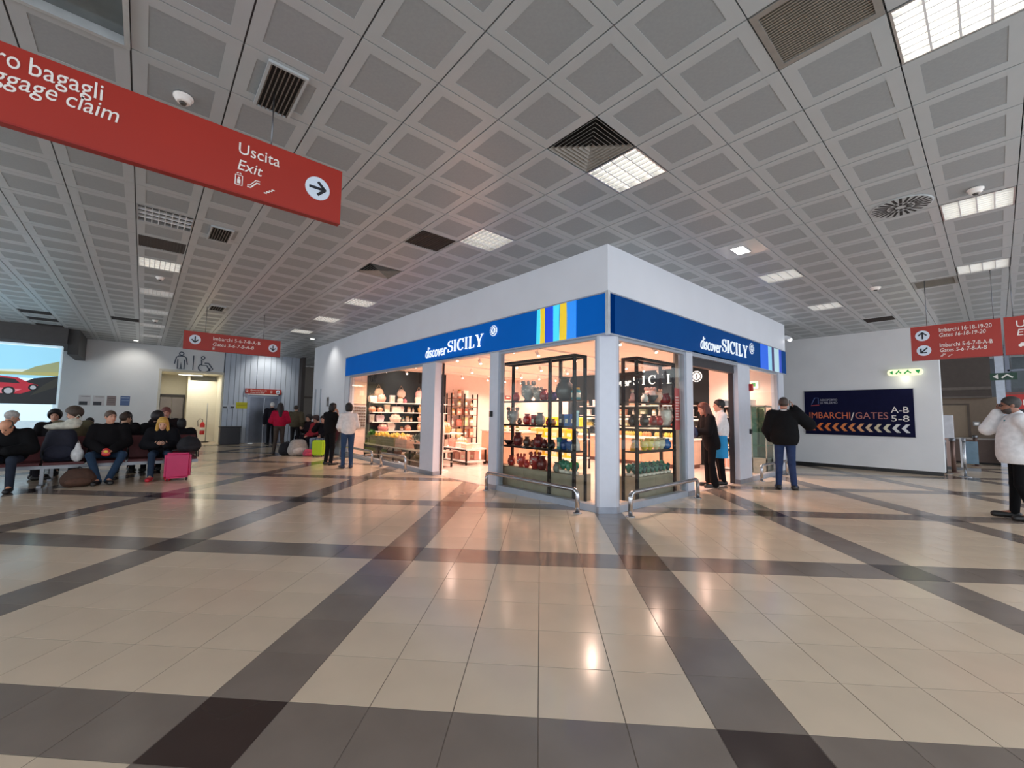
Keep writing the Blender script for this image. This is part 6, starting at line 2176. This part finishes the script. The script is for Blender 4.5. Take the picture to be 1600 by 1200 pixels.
# right-hand side
J_W = dict(pel=(0, -.02, .96), chest=(0, .03, 1.26), neck=(0, .07, 1.46), head=(0, .14, 1.60), shR=(.18, .06, 1.40), shL=(-.18, .06, 1.40), elR=(.22, .12, 1.13), wrR=(.1, .30, 1.04), elL=(-.22, .14, 1.13), wrL=(-.08, .34, 1.14), hdR=(-.3, .9, -.2), hdL=(.2, .9, .2))
t, g, hp, s = person('woman with long brown hair in black, carrying a dark blue bag, in the right doorway', (3.80, .22, 0), .85, 1.74, 'stand', J_W, (206, 150, 128), (86, 44, 34), 'long', (22, 20, 22), (20, 19, 21), (24, 22, 22), female=True, bulk=.03, hem=-.22, flare=.035, pitch=.25, vox=.012)
hb = thing('handbag', 'dark blue bag under the arm of the woman in the right doorway', 'bag', (3.44, .40, 1.02), .85)
field_obj('body', [('e', (0, 0, .1), (.12, .07, .12), None, 0), ('e', (0, 0, .06), (.13, .075, .07), None, .03)], .012, mat((34, 44, 74), .6, var=.1), hb)
MB().tube([(-.07, 0, .19), (0, 0, .30), (.07, 0, .19)], .010, 6).build('strap', mat((26, 30, 46), .6), hb)
t, g, hp, s = person('shop assistant in white shirt, black cap and bright blue apron in the right doorway', (4.34, .24, 0), .6, 1.80, 'stand', dict(elR=(.25, .0, 1.14), wrR=(.24, .13, .92), elL=(-.22, .1, 1.14), wrL=(-.1, .3, 1.05), hdL=(.2, .9, .1)), (200, 146, 122), (24, 22, 24), 'hat', (226, 224, 226), (20, 20, 22), (20, 20, 20), bulk=.022, hem=-.02, vox=.012, yaw=.1, topname='shirt')
ap = MB()
n = 13
vs = []
for z, r in ((1.02 * s, 1.0), (.95 * s, 1.02), (.75 * s, 1.10), (.55 * s, 1.14)):
    for k in range(n):
        a = math.radians(-130 + 260 * k / (n - 1)) + PI / 2
        vs.append((.185 * s * r * math.cos(a), .150 * s * r * math.sin(a), z))
o_ = len(vs)
vs += [(x * .96, y * .96, z) for x, y, z in vs]
fs = []
for j in range(3):
    for k in range(n - 1):
        q = (j * n + k, j * n + k + 1, (j + 1) * n + k + 1, (j + 1) * n + k)
        fs += [q[::-1], tuple(i + o_ for i in q)]
ap.add(vs, fs, 0, True)
ap.build('apron', mat((20, 140, 200), .7, var=.08), t)
t, g, hp, s = person('man in black jacket and jeans from behind, phone to ear, by the gates board', (4.72, -.86, 0), -1.27, 1.84, 'stand', dict(elR=(.40, .10, 1.24), wrR=(.16, .12, 1.55), hdR=(-.15, -.1, 1), pnR=(-1, 0, .2), elL=(-.27, .02, 1.12), wrL=(-.22, .16, .95), anR=(.13, .04, .085), anL=(-.12, -.02, .085), toR=(.17, -.14 + .34, .045), toL=(-.15, .16, .045), shR=(.20, -.01, 1.43)),
                      (196, 140, 116), (70, 58, 52), 'short', (22, 22, 24), (46, 60, 94), (30, 28, 28), bulk=.055, hem=-.13, vox=.012, fat=.02)
ph = MB()
c = hp(.10, .02, .0)
ph.box((c[0], c[1], c[2]), (.012, .075, .15))
ph.build('phone', BLACK, t)
MB().lathe([(.075, 0), (.082, .03), (.07, .045)], tuple(g['neck'] + np.array((0, 0, .01))), 14).build('shirt_collar', mat((220, 220, 220), .6), t)
t, g, hp, s = person('man in white jacket and black trousers, hand to his ear, at the right edge', (4.60, -3.88, 0), .22, 1.79, 'stand', dict(elR=(.19, .25, 1.27), wrR=(.11, .15, 1.52), hdR=(-.1, -.25, 1), pnR=(-1, 0, 0), elL=(-.31, -.12, 1.16), wrL=(-.16, -.24, 1.02), hdL=(1, -.2, -.1), pnL=(0, -1, 0), anR=(.12, .05, .085), anL=(-.1, -.1, .085), toR=(.15, .24, .045), toL=(-.13, .10, .045), head=(0, .05, 1.62)),
                      (150, 104, 84), (52, 48, 46), 'short', (226, 226, 228), (20, 20, 22), (22, 20, 20), bulk=.035, hem=-.19, fat=.07, vox=.012, pitch=.12, topname='white_jacket', beard=(70, 60, 56))
gl = MB()
for sg in (-1, 1):
    ring = [hp(.034 * sg + .026 * math.cos(a), .098, .008 + .02 * math.sin(a)) for a in np.linspace(0, 2 * PI, 11)]
    gl.tube(ring, .003, 5)
    gl.tube([hp(.06 * sg, .096, .012), hp(.082 * sg, .0, .012)], .003, 5)
gl.tube([hp(-.01, .102, .012), hp(.01, .102, .012)], .003, 5)
gl.build('glasses', BLACK, t)
MB().tube([hp(-.06, .10, -.20), hp(-.10, .11, -.34)], .012, 6).build('lanyard', mat((60, 150, 160), .6), t)
